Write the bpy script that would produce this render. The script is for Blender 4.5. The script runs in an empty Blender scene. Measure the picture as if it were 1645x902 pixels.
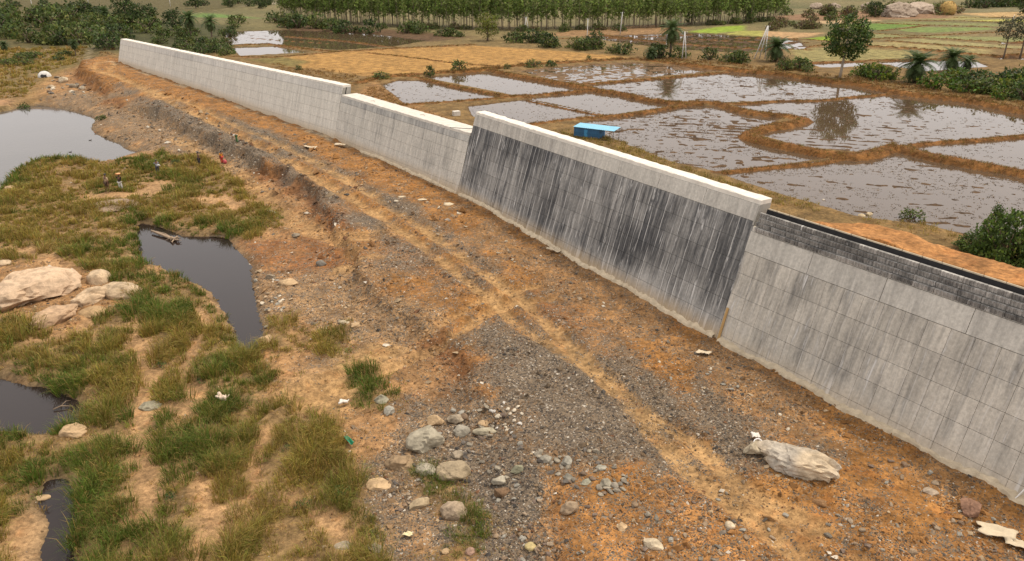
import bpy, bmesh, math, random
import numpy as np
from mathutils import Matrix, Vector

# ------------------------------------------------------------------ camera, sky, sun, exposure
SC = bpy.context.scene
FPX, CX, CY, CAMH = 1200.0, 822.5, 451.0, 25.0
PITCH = math.atan(511.0 / FPX)
cam = bpy.data.cameras.new('camera')
cam.sensor_width = 36.0
cam.lens = 36.0 * FPX / 1645.0
cam.clip_start = 0.5
cam.clip_end = 6000.0
camo = bpy.data.objects.new('camera', cam)
SC.collection.objects.link(camo)
camo.location = (0, 0, CAMH)
camo.rotation_euler = (math.pi / 2 - PITCH, 0, 0)
SC.camera = camo

SUN_EL, SUN_AZ = math.radians(63), math.radians(70)      # azimuth from +Y towards +X
world = bpy.data.worlds.new('World')
SC.world = world
world.use_nodes = True
wn, wl = world.node_tree.nodes, world.node_tree.links
wn.clear()
sky = wn.new('ShaderNodeTexSky')
sky.sky_type = 'NISHITA'
sky.sun_disc = False
sky.sun_elevation = SUN_EL
sky.sun_rotation = SUN_AZ
sky.air_density = 1.6
sky.dust_density = 5.0
sky.ozone_density = 1.0
hsv = wn.new('ShaderNodeHueSaturation')
hsv.inputs['Saturation'].default_value = 0.22
ov = wn.new('ShaderNodeMix')
ov.data_type = 'RGBA'
ov.inputs[0].default_value = 0.62                        # an even veil of cloud over the sky
ov.inputs[7].default_value = (12.6, 12.0, 11.8, 1)
bg = wn.new('ShaderNodeBackground')
bg.inputs['Strength'].default_value = 0.116
wo = wn.new('ShaderNodeOutputWorld')
wl.new(sky.outputs[0], hsv.inputs['Color'])
wl.new(hsv.outputs[0], ov.inputs[6])
wl.new(ov.outputs[2], bg.inputs['Color'])
wl.new(bg.outputs[0], wo.inputs['Surface'])

sd = bpy.data.lights.new('sun', 'SUN')
sd.energy = 2.7
sd.angle = math.radians(7)
sd.color = (1.0, 0.89, 0.74)
suno = bpy.data.objects.new('sun', sd)
SC.collection.objects.link(suno)
sdir = Vector((math.sin(SUN_AZ) * math.cos(SUN_EL), math.cos(SUN_AZ) * math.cos(SUN_EL), math.sin(SUN_EL)))
suno.rotation_euler = sdir.to_track_quat('Z', 'Y').to_euler()
suno.location = (60, 60, 120)

SC.view_settings.view_transform = 'Standard'
SC.view_settings.look = 'None'
SC.view_settings.exposure = 0.06
SC.view_settings.gamma = 1.0
SC.view_settings.use_curve_mapping = False
try:
    SC.cycles.max_bounces = 6
    SC.cycles.diffuse_bounces = 3
    SC.cycles.transparent_max_bounces = 6
except Exception:
    pass

R = np.random.default_rng(11)
random.seed(5)
COL = SC.collection

# ------------------------------------------------------------------ helpers: points on the ground, noise, distances
CP, SP = math.cos(PITCH), math.sin(PITCH)


def G(px, py, z=0.0):
    """map position of a survey point seen at (px, py) of the photograph, lying at height z"""
    px = np.asarray(px, float); py = np.asarray(py, float)
    u = (px - CX) / FPX
    v = (CY - py) / FPX
    dz = -SP + v * CP
    t = (z - CAMH) / dz
    return u * t, (CP + v * SP) * t


def GP(pts, z=0.0):
    a = np.array(pts, float)
    x, y = G(a[:, 0], a[:, 1], z)
    return np.stack([x, y], 1)


def _hash(ix, iy, seed):
    h = (ix.astype(np.int64) * 374761393 + iy.astype(np.int64) * 668265263 + seed * 1442695041) & 0xffffffff
    h = ((h ^ (h >> 13)) * 1274126177) & 0xffffffff
    return ((h ^ (h >> 16)) & 0xffff) / 65535.0


def vnoise(x, y, seed=0):
    ix = np.floor(x); iy = np.floor(y)
    fx = x - ix; fy = y - iy
    fx = fx * fx * (3 - 2 * fx); fy = fy * fy * (3 - 2 * fy)
    a = _hash(ix, iy, seed); b = _hash(ix + 1, iy, seed)
    c = _hash(ix, iy + 1, seed); d = _hash(ix + 1, iy + 1, seed)
    return (a + (b - a) * fx) * (1 - fy) + (c + (d - c) * fx) * fy


def fbm(x, y, sc, oct=4, seed=0):
    """0..1 fractal noise, sc = size in metres of the largest blobs"""
    s = 0; a = 1.0; t = 0; f = 1.0 / sc
    for i in range(oct):
        s = s + a * vnoise(x * f + 13.7 * i, y * f - 7.1 * i, seed + i)
        t += a; a *= 0.5; f *= 2.03
    return s / t


def ss(a, b, x):
    t = np.clip((x - a) / (b - a), 0, 1)
    return t * t * (3 - 2 * t)


def dpoly(x, y, pl, closed=False):
    """distance to a polyline"""
    pl = np.asarray(pl, float)
    best = np.full(x.shape, 1e9)
    n = len(pl)
    for i in range(n if closed else n - 1):
        a = pl[i]; b = pl[(i + 1) % n]
        ex, ey = b - a
        L = ex * ex + ey * ey + 1e-12
        t = np.clip(((x - a[0]) * ex + (y - a[1]) * ey) / L, 0, 1)
        dx = x - a[0] - t * ex; dy = y - a[1] - t * ey
        best = np.minimum(best, dx * dx + dy * dy)
    return np.sqrt(best)


def inpoly(x, y, pl):
    pl = np.asarray(pl, float)
    r = np.zeros(x.shape, bool)
    n = len(pl)
    j = n - 1
    for i in range(n):
        xi, yi = pl[i]; xj, yj = pl[j]
        if yi != yj:
            c = ((yi > y) != (yj > y)) & (x < (xj - xi) * (y - yi) / (yj - yi) + xi)
            r ^= c
        j = i
    return r


def sdist(x, y, pl, pad=30.0):
    """signed distance to a polygon, positive inside; far outside just -pad"""
    pl = np.asarray(pl, float)
    out = np.full(x.shape, -float(pad))
    m = (x > pl[:, 0].min() - pad) & (x < pl[:, 0].max() + pad) & (y > pl[:, 1].min() - pad) & (y < pl[:, 1].max() + pad)
    if m.any():
        xs, ys = x[m], y[m]
        d = dpoly(xs, ys, pl, True)
        out[m] = np.where(inpoly(xs, ys, pl), d, -d)
    return out


def ldist(x, y, pl, pad=12.0):
    pl = np.asarray(pl, float)
    out = np.full(x.shape, float(pad))
    m = (x > pl[:, 0].min() - pad) & (x < pl[:, 0].max() + pad) & (y > pl[:, 1].min() - pad) & (y < pl[:, 1].max() + pad)
    if m.any():
        out[m] = dpoly(x[m], y[m], pl)
    return out


def smooth_line(pts, n=4):
    """Catmull-Rom through map points"""
    p = np.asarray(pts, float)
    q = np.vstack([2 * p[0] - p[1], p, 2 * p[-1] - p[-2]])
    out = []
    for i in range(1, len(q) - 2):
        for t in np.arange(0, 1, 1.0 / n):
            a, b, c, d = q[i - 1], q[i], q[i + 1], q[i + 2]
            out.append(0.5 * (2 * b + (c - a) * t + (2 * a - 5 * b + 4 * c - d) * t * t + (3 * b - a - 3 * c + d) * t ** 3))
    out.append(p[-1])
    return np.array(out)


# ------------------------------------------------------------------ helpers: objects
def tag(o, label=None, cat=None, group=None, kind=None):
    if label: o['label'] = label
    if cat: o['category'] = cat
    if group: o['group'] = group
    if kind: o['kind'] = kind
    return o


def make_mesh(name, V, quads=None, tris=None, mat=None, col=None, smooth=False, uv=None, fattr=None):
    me = bpy.data.meshes.new(name)
    V = np.asarray(V, np.float32).reshape(-1, 3)
    q = np.zeros((0, 4), np.int32) if quads is None else np.asarray(quads, np.int32).reshape(-1, 4)
    t = np.zeros((0, 3), np.int32) if tris is None else np.asarray(tris, np.int32).reshape(-1, 3)
    li = np.concatenate([q.ravel(), t.ravel()]).astype(np.int32)
    me.vertices.add(len(V)); me.vertices.foreach_set('co', V.ravel())
    me.loops.add(len(li)); me.loops.foreach_set('vertex_index', li)
    me.polygons.add(len(q) + len(t))
    st = np.concatenate([np.arange(len(q)) * 4, len(q) * 4 + np.arange(len(t)) * 3]).astype(np.int32)
    me.polygons.foreach_set('loop_start', st)
    me.polygons.foreach_set('use_smooth', np.full(len(q) + len(t), bool(smooth)))
    if col is not None:
        a = me.color_attributes.new('col', 'FLOAT_COLOR', 'POINT')
        c4 = np.ones((len(V), 4), np.float32); c4[:, :3] = col
        a.data.foreach_set('color', c4.ravel())
    if uv is not None:
        l = me.uv_layers.new(name='UVMap')
        l.data.foreach_set('uv', np.asarray(uv, np.float32)[li].ravel())
    if fattr is not None:
        for k, v in fattr.items():
            a = me.attributes.new(k, 'FLOAT', 'POINT')
            a.data.foreach_set('value', np.asarray(v, np.float32))
    me.update(calc_edges=True)
    if mat: me.materials.append(mat)
    return me


def add(name, me, parent=None, loc=None, rot=None, sca=None):
    o = bpy.data.objects.new(name, me)
    COL.objects.link(o)
    if parent: o.parent = parent
    if loc is not None: o.location = loc
    if rot is not None: o.rotation_euler = rot
    if sca is not None: o.scale = sca
    return o


def empty(name, loc=(0, 0, 0), rz=0.0, sca=None):
    o = bpy.data.objects.new(name, None)
    o.empty_display_size = 0.3
    COL.objects.link(o)
    o.location = loc; o.rotation_euler = (0, 0, rz)
    if sca is not None: o.scale = sca
    return o


class MB:
    """collects quads and triangles of one part"""
    def __init__(s): s.V = []; s.Q = []; s.T = []; s.C = []; s.n = 0
    def put(s, V, q=None, t=None, c=None):
        V = np.asarray(V, float).reshape(-1, 3)
        if q is not None and len(q): s.Q.append(np.asarray(q) + s.n)
        if t is not None and len(t): s.T.append(np.asarray(t) + s.n)
        s.V.append(V); s.n += len(V)
        s.C.append(np.broadcast_to(np.array((1, 1, 1) if c is None else c, float), (len(V), 3)))
        return s
    def box(s, c, d, M=None, **k):
        c = np.array(c, float); d = np.array(d, float) / 2
        V = np.array([[x, y, z] for x in (-1, 1) for y in (-1, 1) for z in (-1, 1)]) * d + c
        if M is not None: V = V @ np.array(M.to_3x3()).T + np.array(M.translation)
        return s.put(V, [[0, 1, 3, 2], [4, 6, 7, 5], [0, 4, 5, 1], [2, 3, 7, 6], [0, 2, 6, 4], [1, 5, 7, 3]], **k)
    def tube(s, P, r, n=6, cap=True, **k):
        P = np.asarray(P, float); r = np.broadcast_to(np.asarray(r, float), (len(P),))
        V = []
        for i in range(len(P)):
            d = P[min(i + 1, len(P) - 1)] - P[max(i - 1, 0)]
            d = d / (np.linalg.norm(d) + 1e-9)
            a = np.cross(d, (0, 0, 1) if abs(d[2]) < 0.9 else (1, 0, 0)); a /= np.linalg.norm(a)
            b = np.cross(d, a)
            for j in range(n):
                w = 2 * math.pi * j / n
                V.append(P[i] + r[i] * (a * math.cos(w) + b * math.sin(w)))
        q = [[i * n + j, i * n + (j + 1) % n, (i + 1) * n + (j + 1) % n, (i + 1) * n + j] for i in range(len(P) - 1) for j in range(n)]
        t = []
        if cap:
            V += [P[0], P[-1]]; m = len(V)
            for j in range(n):
                t.append([m - 2, (j + 1) % n, j]); t.append([m - 1, (len(P) - 1) * n + j, (len(P) - 1) * n + (j + 1) % n])
        return s.put(V, q, t, **k)
    def mesh(s, name, mat, smooth=False):
        return make_mesh(name, np.concatenate(s.V), np.concatenate(s.Q) if s.Q else None, np.concatenate(s.T) if s.T else None,
                         mat, np.concatenate(s.C), smooth)
    def build(s, name, mat, parent=None, smooth=False, **k):
        return add(name, s.mesh(name, mat, smooth), parent, **k)


# ------------------------------------------------------------------ materials
class NT:
    def __init__(s, name):
        s.m = bpy.data.materials.new(name); s.m.use_nodes = True
        s.t = s.m.node_tree; s.t.nodes.clear()
        s.out = s.n('ShaderNodeOutputMaterial')
    def n(s, typ, **k):
        nd = s.t.nodes.new(typ)
        for a, b in k.items(): setattr(nd, a, b)
        return nd
    def l(s, a, b): s.t.links.new(a, b)
    def setin(s, sock, v):
        if isinstance(v, bpy.types.NodeSocket): s.l(v, sock)
        else: sock.default_value = v
    def math(s, op, a, b=0.0, c=0.0, clamp=False):
        nd = s.n('ShaderNodeMath', operation=op, use_clamp=clamp)
        for i, v in enumerate((a, b, c)): s.setin(nd.inputs[i], v)
        return nd.outputs[0]
    def mix(s, f, a, b, mode='MIX'):
        nd = s.n('ShaderNodeMix', data_type='RGBA', blend_type=mode)
        s.setin(nd.inputs[0], f)
        for i, v in ((6, a), (7, b)):
            s.setin(nd.inputs[i], v if isinstance(v, bpy.types.NodeSocket) else tuple(v) + (1,) if len(v) == 3 else v)
        return nd.outputs[2]
    def noise(s, vec, sc, det=3, rough=0.55, dist=0.0):
        nd = s.n('ShaderNodeTexNoise'); s.setin(nd.inputs['Scale'], sc); nd.inputs['Detail'].default_value = det
        nd.inputs['Roughness'].default_value = rough; nd.inputs['Distortion'].default_value = dist
        if vec is not None: s.l(vec, nd.inputs['Vector'])
        return nd.outputs['Fac']
    def vor(s, vec, sc, feat='F1'):
        nd = s.n('ShaderNodeTexVoronoi', feature=feat); nd.inputs['Scale'].default_value = sc
        s.l(vec, nd.inputs['Vector']); return nd
    def ramp(s, f, lo, hi, a=0.0, b=1.0):
        nd = s.n('ShaderNodeMapRange', interpolation_type='SMOOTHSTEP')
        s.setin(nd.inputs[0], f)
        for i, v in ((1, lo), (2, hi), (3, a), (4, b)): s.setin(nd.inputs[i], v)
        return nd.outputs[0]
    def sep(s, v):
        nd = s.n('ShaderNodeSeparateXYZ'); s.l(v, nd.inputs[0]); return nd.outputs
    def comb(s, x, y, z=0.0):
        nd = s.n('ShaderNodeCombineXYZ')
        for i, v in enumerate((x, y, z)): s.setin(nd.inputs[i], v)
        return nd.outputs[0]
    def attr(s, name):
        return s.n('ShaderNodeAttribute', attribute_name=name)
    def bump(s, h, strength=0.5, dist=0.05):
        nd = s.n('ShaderNodeBump'); nd.inputs['Strength'].default_value = strength; nd.inputs['Distance'].default_value = dist
        s.l(h, nd.inputs['Height']); return nd.outputs[0]
    def bsdf(s, col, rough=0.85, normal=None, spec=0.3, metal=0.0, transl=0.0):
        b = s.n('ShaderNodeBsdfPrincipled')
        s.setin(b.inputs['Base Color'], tuple(col) + (1,) if isinstance(col, tuple) and len(col) == 3 else col)
        s.setin(b.inputs['Roughness'], rough); b.inputs['Specular IOR Level'].default_value = spec
        b.inputs['Metallic'].default_value = metal
        if normal is not None: s.l(normal, b.inputs['Normal'])
        o = b.outputs[0]
        if transl:
            tr = s.n('ShaderNodeBsdfTranslucent'); s.setin(tr.inputs['Color'], col)
            mx = s.n('ShaderNodeMixShader'); mx.inputs[0].default_value = transl
            s.l(o, mx.inputs[1]); s.l(tr.outputs[0], mx.inputs[2]); o = mx.outputs[0]
        s.l(o, s.out.inputs['Surface'])
        return s.m


def m_plain(name, col, rough=0.8, var=0.25, sc=3.0, spec=0.3, metal=0.0, bump=0.0):
    t = NT(name)
    co = t.n('ShaderNodeTexCoord').outputs['Object']
    n = t.noise(co, sc, 4)
    oi = t.n('ShaderNodeObjectInfo').outputs['Random']
    f = t.math('ADD', t.math('MULTIPLY', t.math('SUBTRACT', n, 0.5), var * 2), t.math('MULTIPLY_ADD', oi, var * 0.6, 1 - var * 0.3))
    c = t.mix(1.0, col, t.comb(f, f, f), 'MULTIPLY')
    return t.bsdf(c, rough, t.bump(n, bump, 0.05) if bump else None, spec, metal)


def m_leaf(name, transl=0.25, rough=0.6, objvar=0.3):
    t = NT(name)
    a = t.attr('col').outputs['Color']
    oi = t.n('ShaderNodeObjectInfo').outputs['Random']
    f = t.math('MULTIPLY_ADD', oi, objvar, 1 - objvar / 2)
    c = t.mix(1.0, a, t.comb(f, f, f), 'MULTIPLY')
    return t.bsdf(c, rough, None, 0.25, 0, transl)


def m_vcol(name, rough=0.9, sc=8.0, var=0.5, bump=0.4):
    """stones: colour attribute with grain, a few darker stains and fine relief"""
    t = NT(name)
    a = t.attr('col').outputs['Color']
    co = t.n('ShaderNodeTexCoord').outputs['Object']
    n = t.noise(co, sc, 5, 0.65); n2 = t.noise(co, sc * 0.22, 3)
    oi = t.n('ShaderNodeObjectInfo').outputs['Random']
    f = t.math('MULTIPLY_ADD', t.math('SUBTRACT', n, 0.5), var * 1.6, t.math('MULTIPLY_ADD', oi, 0.24, 0.88))
    f = t.math('MULTIPLY', f, t.ramp(n2, 0.3, 0.6, 0.72, 1.08))
    c = t.mix(1.0, a, t.comb(f, f, f), 'MULTIPLY')
    return t.bsdf(c, rough, t.bump(n, bump, 0.06), 0.25)


def m_ground():
    t = NT('earth')
    a = t.attr('col').outputs['Color']
    g = t.attr('grav').outputs['Fac']
    co = t.n('ShaderNodeNewGeometry').outputs['Position']
    # soil tone
    n1 = t.noise(co, 0.55, 5, 0.62); n2 = t.noise(co, 3.2, 4, 0.7); n3 = t.noise(co, 14, 3, 0.7)
    f = t.math('MULTIPLY', t.ramp(n1, 0.3, 0.72, 0.62, 1.30), t.math('MULTIPLY', t.ramp(n2, 0.28, 0.72, 0.60, 1.34), t.ramp(n3, 0.2, 0.8, 0.82, 1.18)))
    f = t.math('MULTIPLY', f, 0.80)
    soil = t.mix(1.0, a, t.comb(f, f, f), 'MULTIPLY')
    red = t.noise(co, 0.9, 3)
    soil = t.mix(t.ramp(red, 0.52, 0.72, 0, 0.35), soil, t.mix(1.0, soil, (1.12, 0.82, 0.62), 'MULTIPLY'))
    # crushed stone too small to build: two sizes of chips
    v1 = t.vor(co, 7.5); v2 = t.vor(co, 15.0)
    def chip(v):
        h = t.sep(v.outputs['Color'])
        c = t.mix(h[0], (0.040, 0.034, 0.029), (0.22, 0.165, 0.11))
        c = t.mix(t.ramp(h[1], 0.9, 1.0), c, (0.42, 0.37, 0.30))
        return c, h
    c1, h1 = chip(v1); c2, h2 = chip(v2)
    stone = t.mix(t.ramp(h1[2], 0.35, 0.45), c1, c2)
    pick = t.math('LESS_THAN', t.math('MULTIPLY_ADD', t.noise(co, 1.3, 4, 0.7), 1.2, t.math('MULTIPLY_ADD', h2[2], 0.5, -0.35)), t.math('MULTIPLY', g, 1.15))
    c = t.mix(pick, soil, stone)
    hgt = t.math('ADD', t.math('MULTIPLY', n2, 1.0), t.math('MULTIPLY', t.math('SUBTRACT', 1.0, v2.outputs['Distance']), t.math('MULTIPLY', g, 0.5)))
    hgt = t.math('ADD', hgt, t.math('MULTIPLY', n3, 0.5))
    return t.bsdf(c, 0.95, t.bump(hgt, 0.75, 0.09), 0.15)


def m_water(name, body, rough, wave, wsc, dist=0.02):
    t = NT(name)
    co = t.n('ShaderNodeNewGeometry').outputs['Position']
    n = t.noise(co, wsc, 3, 0.6)
    n2 = t.noise(co, 0.12, 3)
    c = t.mix(n2, body, tuple(v * 1.35 for v in body))
    b = t.n('ShaderNodeBsdfPrincipled')
    t.l(c, b.inputs['Base Color']); b.inputs['Roughness'].default_value = rough
    b.inputs['IOR'].default_value = 1.33; b.inputs['Specular IOR Level'].default_value = 0.5
    t.l(t.bump(n, wave, dist), b.inputs['Normal'])
    t.l(b.outputs[0], t.out.inputs['Surface'])
    return t.m


def m_concrete(name, light=(0.40, 0.38, 0.34), dark=(0.085, 0.085, 0.085), bias=0.0, white=0.3, panel=0.3, seam=0.0, foot=0.6, zlo=1.0, zhi=9.0, wash=0.0):
    """board-marked concrete: run-off streaks down the face, lime bloom, a silt stain at the foot. UV = metres along and up the wall"""
    t = NT(name)
    uv = t.n('ShaderNodeUVMap', uv_map='UVMap').outputs[0]
    x = t.sep(uv); u, v = x[0], x[1]
    fz = t.attr('foot').outputs['Fac']
    co = t.n('ShaderNodeNewGeometry').outputs['Position']
    big = t.noise(t.comb(t.math('MULTIPLY', u, 0.13), t.math('MULTIPLY', v, 0.16)), 1.0, 4)
    wv = t.noise(t.comb(t.math('MULTIPLY', u, 0.5), t.math('MULTIPLY', v, 0.5), 9.0), 1.0, 2)
    u = t.math('MULTIPLY_ADD', wv, 0.25, u)
    s1 = t.noise(t.comb(t.math('MULTIPLY', u, 0.8), t.math('MULTIPLY', v, 0.09), 3.0), 1.0, 4, 0.65)
    s2 = t.noise(t.comb(t.math('MULTIPLY', u, 3.4), t.math('MULTIPLY', v, 0.20), 7.0), 1.0, 5, 0.7)
    s3 = t.noise(t.comb(t.math('MULTIPLY', u, 2.6), t.math('MULTIPLY', v, 0.30), 1.7), 1.0, 4, 0.65)
    fine = t.noise(co, 5.0, 5, 0.7)
    spread = t.math('MULTIPLY', t.ramp(v, zlo, zlo + 2.2), t.ramp(v, zhi - 0.5, zhi + 0.2, 1.0, 0.0))
    k = t.math('ADD', t.math('MULTIPLY', big, 0.80), t.math('ADD', t.math('MULTIPLY', s1, 0.75), t.math('MULTIPLY', s2, 0.95)))
    k = t.math('ADD', k, t.math('MULTIPLY_ADD', spread, 0.22, bias - 1.39))
    dm = t.ramp(k, -0.12, 0.42)
    oi = t.n('ShaderNodeObjectInfo').outputs['Random']
    pt = t.math('MULTIPLY_ADD', oi, panel, 1 - panel / 2)
    c = t.mix(dm, light, dark)
    c = t.mix(1.0, c, t.comb(pt, pt, pt), 'MULTIPLY')
    ft = t.math('MULTIPLY', t.ramp(fine, 0.25, 0.75, 0.82, 1.16), t.ramp(s3, 0.25, 0.75, 0.84, 1.14))
    c = t.mix(1.0, c, t.comb(ft, ft, ft), 'MULTIPLY')
    # lime run-off
    wm = t.math('MULTIPLY', t.ramp(s2, 0.56, 0.66), t.ramp(t.noise(t.comb(t.math('MULTIPLY', u, 0.9), t.math('MULTIPLY', v, 0.45), 21.0), 1.0, 4, 0.6), 0.44, 0.60))
    wm = t.math('MULTIPLY', wm, white)
    if seam:
        fr = t.math('FRACT', t.math('DIVIDE', u, 0.625))
        d = t.math('ABSOLUTE', t.math('SUBTRACT', fr, 0.5))
        ln = t.math('MULTIPLY', t.ramp(d, 0.43, 0.47), t.ramp(t.noise(t.comb(t.math('MULTIPLY', u, 1.6), t.math('MULTIPLY', v, 0.22), 11.0), 1.0, 3), 0.40, 0.62))
        wm = t.math('MAXIMUM', wm, t.math('MULTIPLY', ln, seam))
        low = t.math('MULTIPLY', t.ramp(fz, 0.15, 1.7, 1.0, 0.0), t.ramp(t.noise(t.comb(t.math('MULTIPLY', u, 1.5), t.math('MULTIPLY', v, 0.1), 5.0), 1.0, 3), 0.60, 0.66))
        wm = t.math('MAXIMUM', wm, low)
    c = t.mix(wm, c, (0.66, 0.64, 0.60))
    if wash:
        c = t.mix(t.math('MULTIPLY', t.ramp(big, 0.45, 0.62), wash), c, light)
    # silt splashed up the foot
    fm = t.math('MULTIPLY', t.ramp(t.math('ADD', fz, t.math('MULTIPLY', s3, -0.9)), -0.6, 1.0, 1.0, 0.0), foot)
    c = t.mix(fm, c, (0.44, 0.31, 0.16))
    return t.bsdf(c, 0.88, t.bump(fine, 0.25, 0.03), 0.25)


M = {}
M['ground'] = m_ground()
M['river'] = m_water('river_water', (0.075, 0.066, 0.058), 0.06, 0.22, 1.6, 0.05)
M['pool'] = m_water('pool_water', (0.020, 0.014, 0.012), 0.02, 0.05, 1.2, 0.02)
M['paddy'] = m_water('paddy_water', (0.075, 0.05, 0.03), 0.03, 0.05, 1.4, 0.02)
M['grass'] = m_leaf('grass_blades', 0.30, 0.65, 0.0)
M['leaf'] = m_leaf('leaves', 0.35, 0.55, 0.35)
M['euc'] = m_leaf('eucalyptus_leaves', 0.5, 0.55, 0.3)
M['stone'] = m_vcol('stone')
M['bark'] = m_plain('bark', (0.16, 0.12, 0.085), 0.9, 0.35, 4.0, 0.2, 0, 0.4)
M['palebark'] = m_plain('pale_bark', (0.36, 0.30, 0.23), 0.85, 0.35, 3.0, 0.2)
M['eucbark'] = m_plain('eucalyptus_bark', (0.25, 0.20, 0.145), 0.85, 0.35, 3.0, 0.2)
M['drift'] = m_plain('driftwood', (0.30, 0.22, 0.15), 0.9, 0.4, 6.0, 0.2, 0, 0.6)
M['pole'] = m_plain('pole_concrete', (0.62, 0.60, 0.57), 0.8, 0.15, 3.0)
M['steel'] = m_plain('rusty_steel', (0.10, 0.055, 0.035), 0.8, 0.4, 9.0, 0.3, 0.3)
M['wire'] = m_plain('dark_metal', (0.05, 0.05, 0.05), 0.6, 0.2, 9.0)
M['bluewall'] = m_plain('blue_sheet_metal', (0.035, 0.14, 0.28), 0.55, 0.35, 1.6, 0.4)
M['blueroof'] = m_plain('light_blue_roof_sheet', (0.18, 0.42, 0.56), 0.5, 0.25, 1.2, 0.4)
M['white'] = m_plain('white_plastic', (0.78, 0.76, 0.72), 0.6, 0.15, 5.0)
M['mortar'] = m_plain('spilt_mortar', (0.56, 0.46, 0.32), 0.95, 0.4, 2.2, 0.2, 0, 0.6)
M['black'] = m_plain('black_form_board', (0.014, 0.013, 0.013), 0.75, 0.6, 2.5, 0.3)  # near-black mottled colour of the form board and water stop
M['rib'] = m_concrete('ribbed_stained_concrete', (0.34, 0.32, 0.29), (0.07, 0.068, 0.066), 0.24, 0.8, 0.55, 0, 0, -5, 20)
M['crest'] = m_plain('skylit_crest_concrete', (0.60, 0.555, 0.48), 0.9, 0.34, 1.6, 0.2, 0, 0.3)  # same wall concrete; skylight on the tops is put into this paler colour
M['core'] = m_plain('recessed_joint_concrete', (0.32, 0.30, 0.26), 0.95, 0.3, 1.5)


# ------------------------------------------------------------------ the lie of the land
BY = [0, 28, 45, 79, 103, 137, 190, 260]
BZ = [0.2, 0.4, 0.7, 1.8, 2.4, 3.2, 4.0, 4.2]


def bench(y): return np.interp(y, BY, BZ)


def on_bench(pts):
    out = []
    for px, py in pts:
        z = 1.0
        for _ in range(8):
            x, y = G(px, py, z); z = float(bench(y))
        out.append((float(x), float(y)))
    return np.array(out)


BATTER = 0.30
FOOT = on_bench([(1630, 800), (1150, 545), (735, 310), (537, 223), (190, 100)])
J0 = FOOT[1] + (FOOT[0] - FOOT[1]) * 1.75
JF = np.vstack([J0, FOOT[1:]])                       # joints of the four lifts, at the foot, near to far
SECT = []
for i in range(4):
    a, b = JF[i], JF[i + 1]
    d = (b - a) / np.linalg.norm(b - a)
    n = np.array([-d[1], d[0]])                      # towards the river
    if n[0] > 0: n = -n
    p0 = a + n * BATTER * float(bench(a[1]))
    p1 = b + n * BATTER * float(bench(b[1]))
    d = (p1 - p0) / np.linalg.norm(p1 - p0)
    n = np.array([-d[1], d[0]])
    if n[0] > 0: n = -n
    SECT.append(dict(p=p0, d=d, n=n, L=float(np.linalg.norm(p1 - p0))))
for i in range(3):                                   # neighbouring lifts share their joint
    e = SECT[i]['p'] + SECT[i]['d'] * SECT[i]['L']
    SECT[i + 1]['L'] += 0.0
    SECT[i + 1]['p'] = e + (SECT[i + 1]['p'] - e) * 0.5
WLINE = np.array([s['p'] - s['n'] * o for s, o in zip(SECT, (4.3, 3.7, 3.4, 3.0))] + [SECT[3]['p'] + SECT[3]['d'] * SECT[3]['L'] - SECT[3]['n'] * 2.8])
WEXT = np.vstack([WLINE[0] + (WLINE[0] - WLINE[1]) * 3, WLINE, WLINE[-1] + SECT[3]['d'] * 25, WLINE[-1] + np.array([-60, 110]), WLINE[-1] + np.array([-60, 3000])])

SCARP = on_bench([(130, 108), (160, 130), (190, 150), (230, 165), (258, 178), (290, 198), (340, 215), (375, 235), (430, 262), (480, 290), (520, 322),
                  (545, 348), (560, 385), (590, 440), (640, 490), (690, 530), (735, 570), (760, 610), (800, 650), (825, 700), (830, 745), (870, 790), (895, 840), (915, 920)])
SCARP = np.vstack([SCARP, SCARP[-1] + (SCARP[-1] - SCARP[-2]) * 6])
BENCHP = np.vstack([SCARP, WEXT[0], WLINE, WLINE[-1] + SECT[3]['d'] * 12, SCARP[0] + np.array([-6, 12])])

WZ = -0.5                                            # river level
PZ = 2.0                                             # level of the water in the paddies
POOLS = {
    'river': GP([(-260, 215), (-100, 190), (0, 181), (40, 172), (75, 172), (120, 181), (150, 192), (145, 208), (165, 222), (190, 232), (200, 240), (225, 246), (205, 253),
                 (160, 262), (100, 258), (60, 262), (20, 280), (0, 305), (-100, 330), (-300, 300)], WZ),
    'pool': GP([(226, 360), (262, 368), (290, 380), (330, 382), (362, 385), (376, 402), (395, 418), (402, 440), (405, 470), (412, 500), (420, 530), (414, 560), (388, 558), (378, 530),
                (364, 500), (340, 470), (308, 452), (280, 442), (262, 428), (240, 425), (224, 405)], WZ),
    'side_pool': GP([(-90, 604), (-10, 608), (30, 620), (75, 627), (108, 642), (126, 660), (116, 688), (90, 696), (50, 694), (10, 690), (-90, 698)], WZ),
    'creek': GP([(74, 776), (98, 772), (112, 795), (116, 830), (112, 870), (114, 930), (84, 960), (68, 890), (84, 845), (66, 810)], WZ),
}
POOLS['river'] = smooth_line(np.vstack([POOLS['river'], POOLS['river'][:1]]), 3)[:-1]
for k in ('pool', 'side_pool', 'creek'):
    POOLS[k] = smooth_line(np.vstack([POOLS[k], POOLS[k][:1]]), 3)[:-1]

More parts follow.
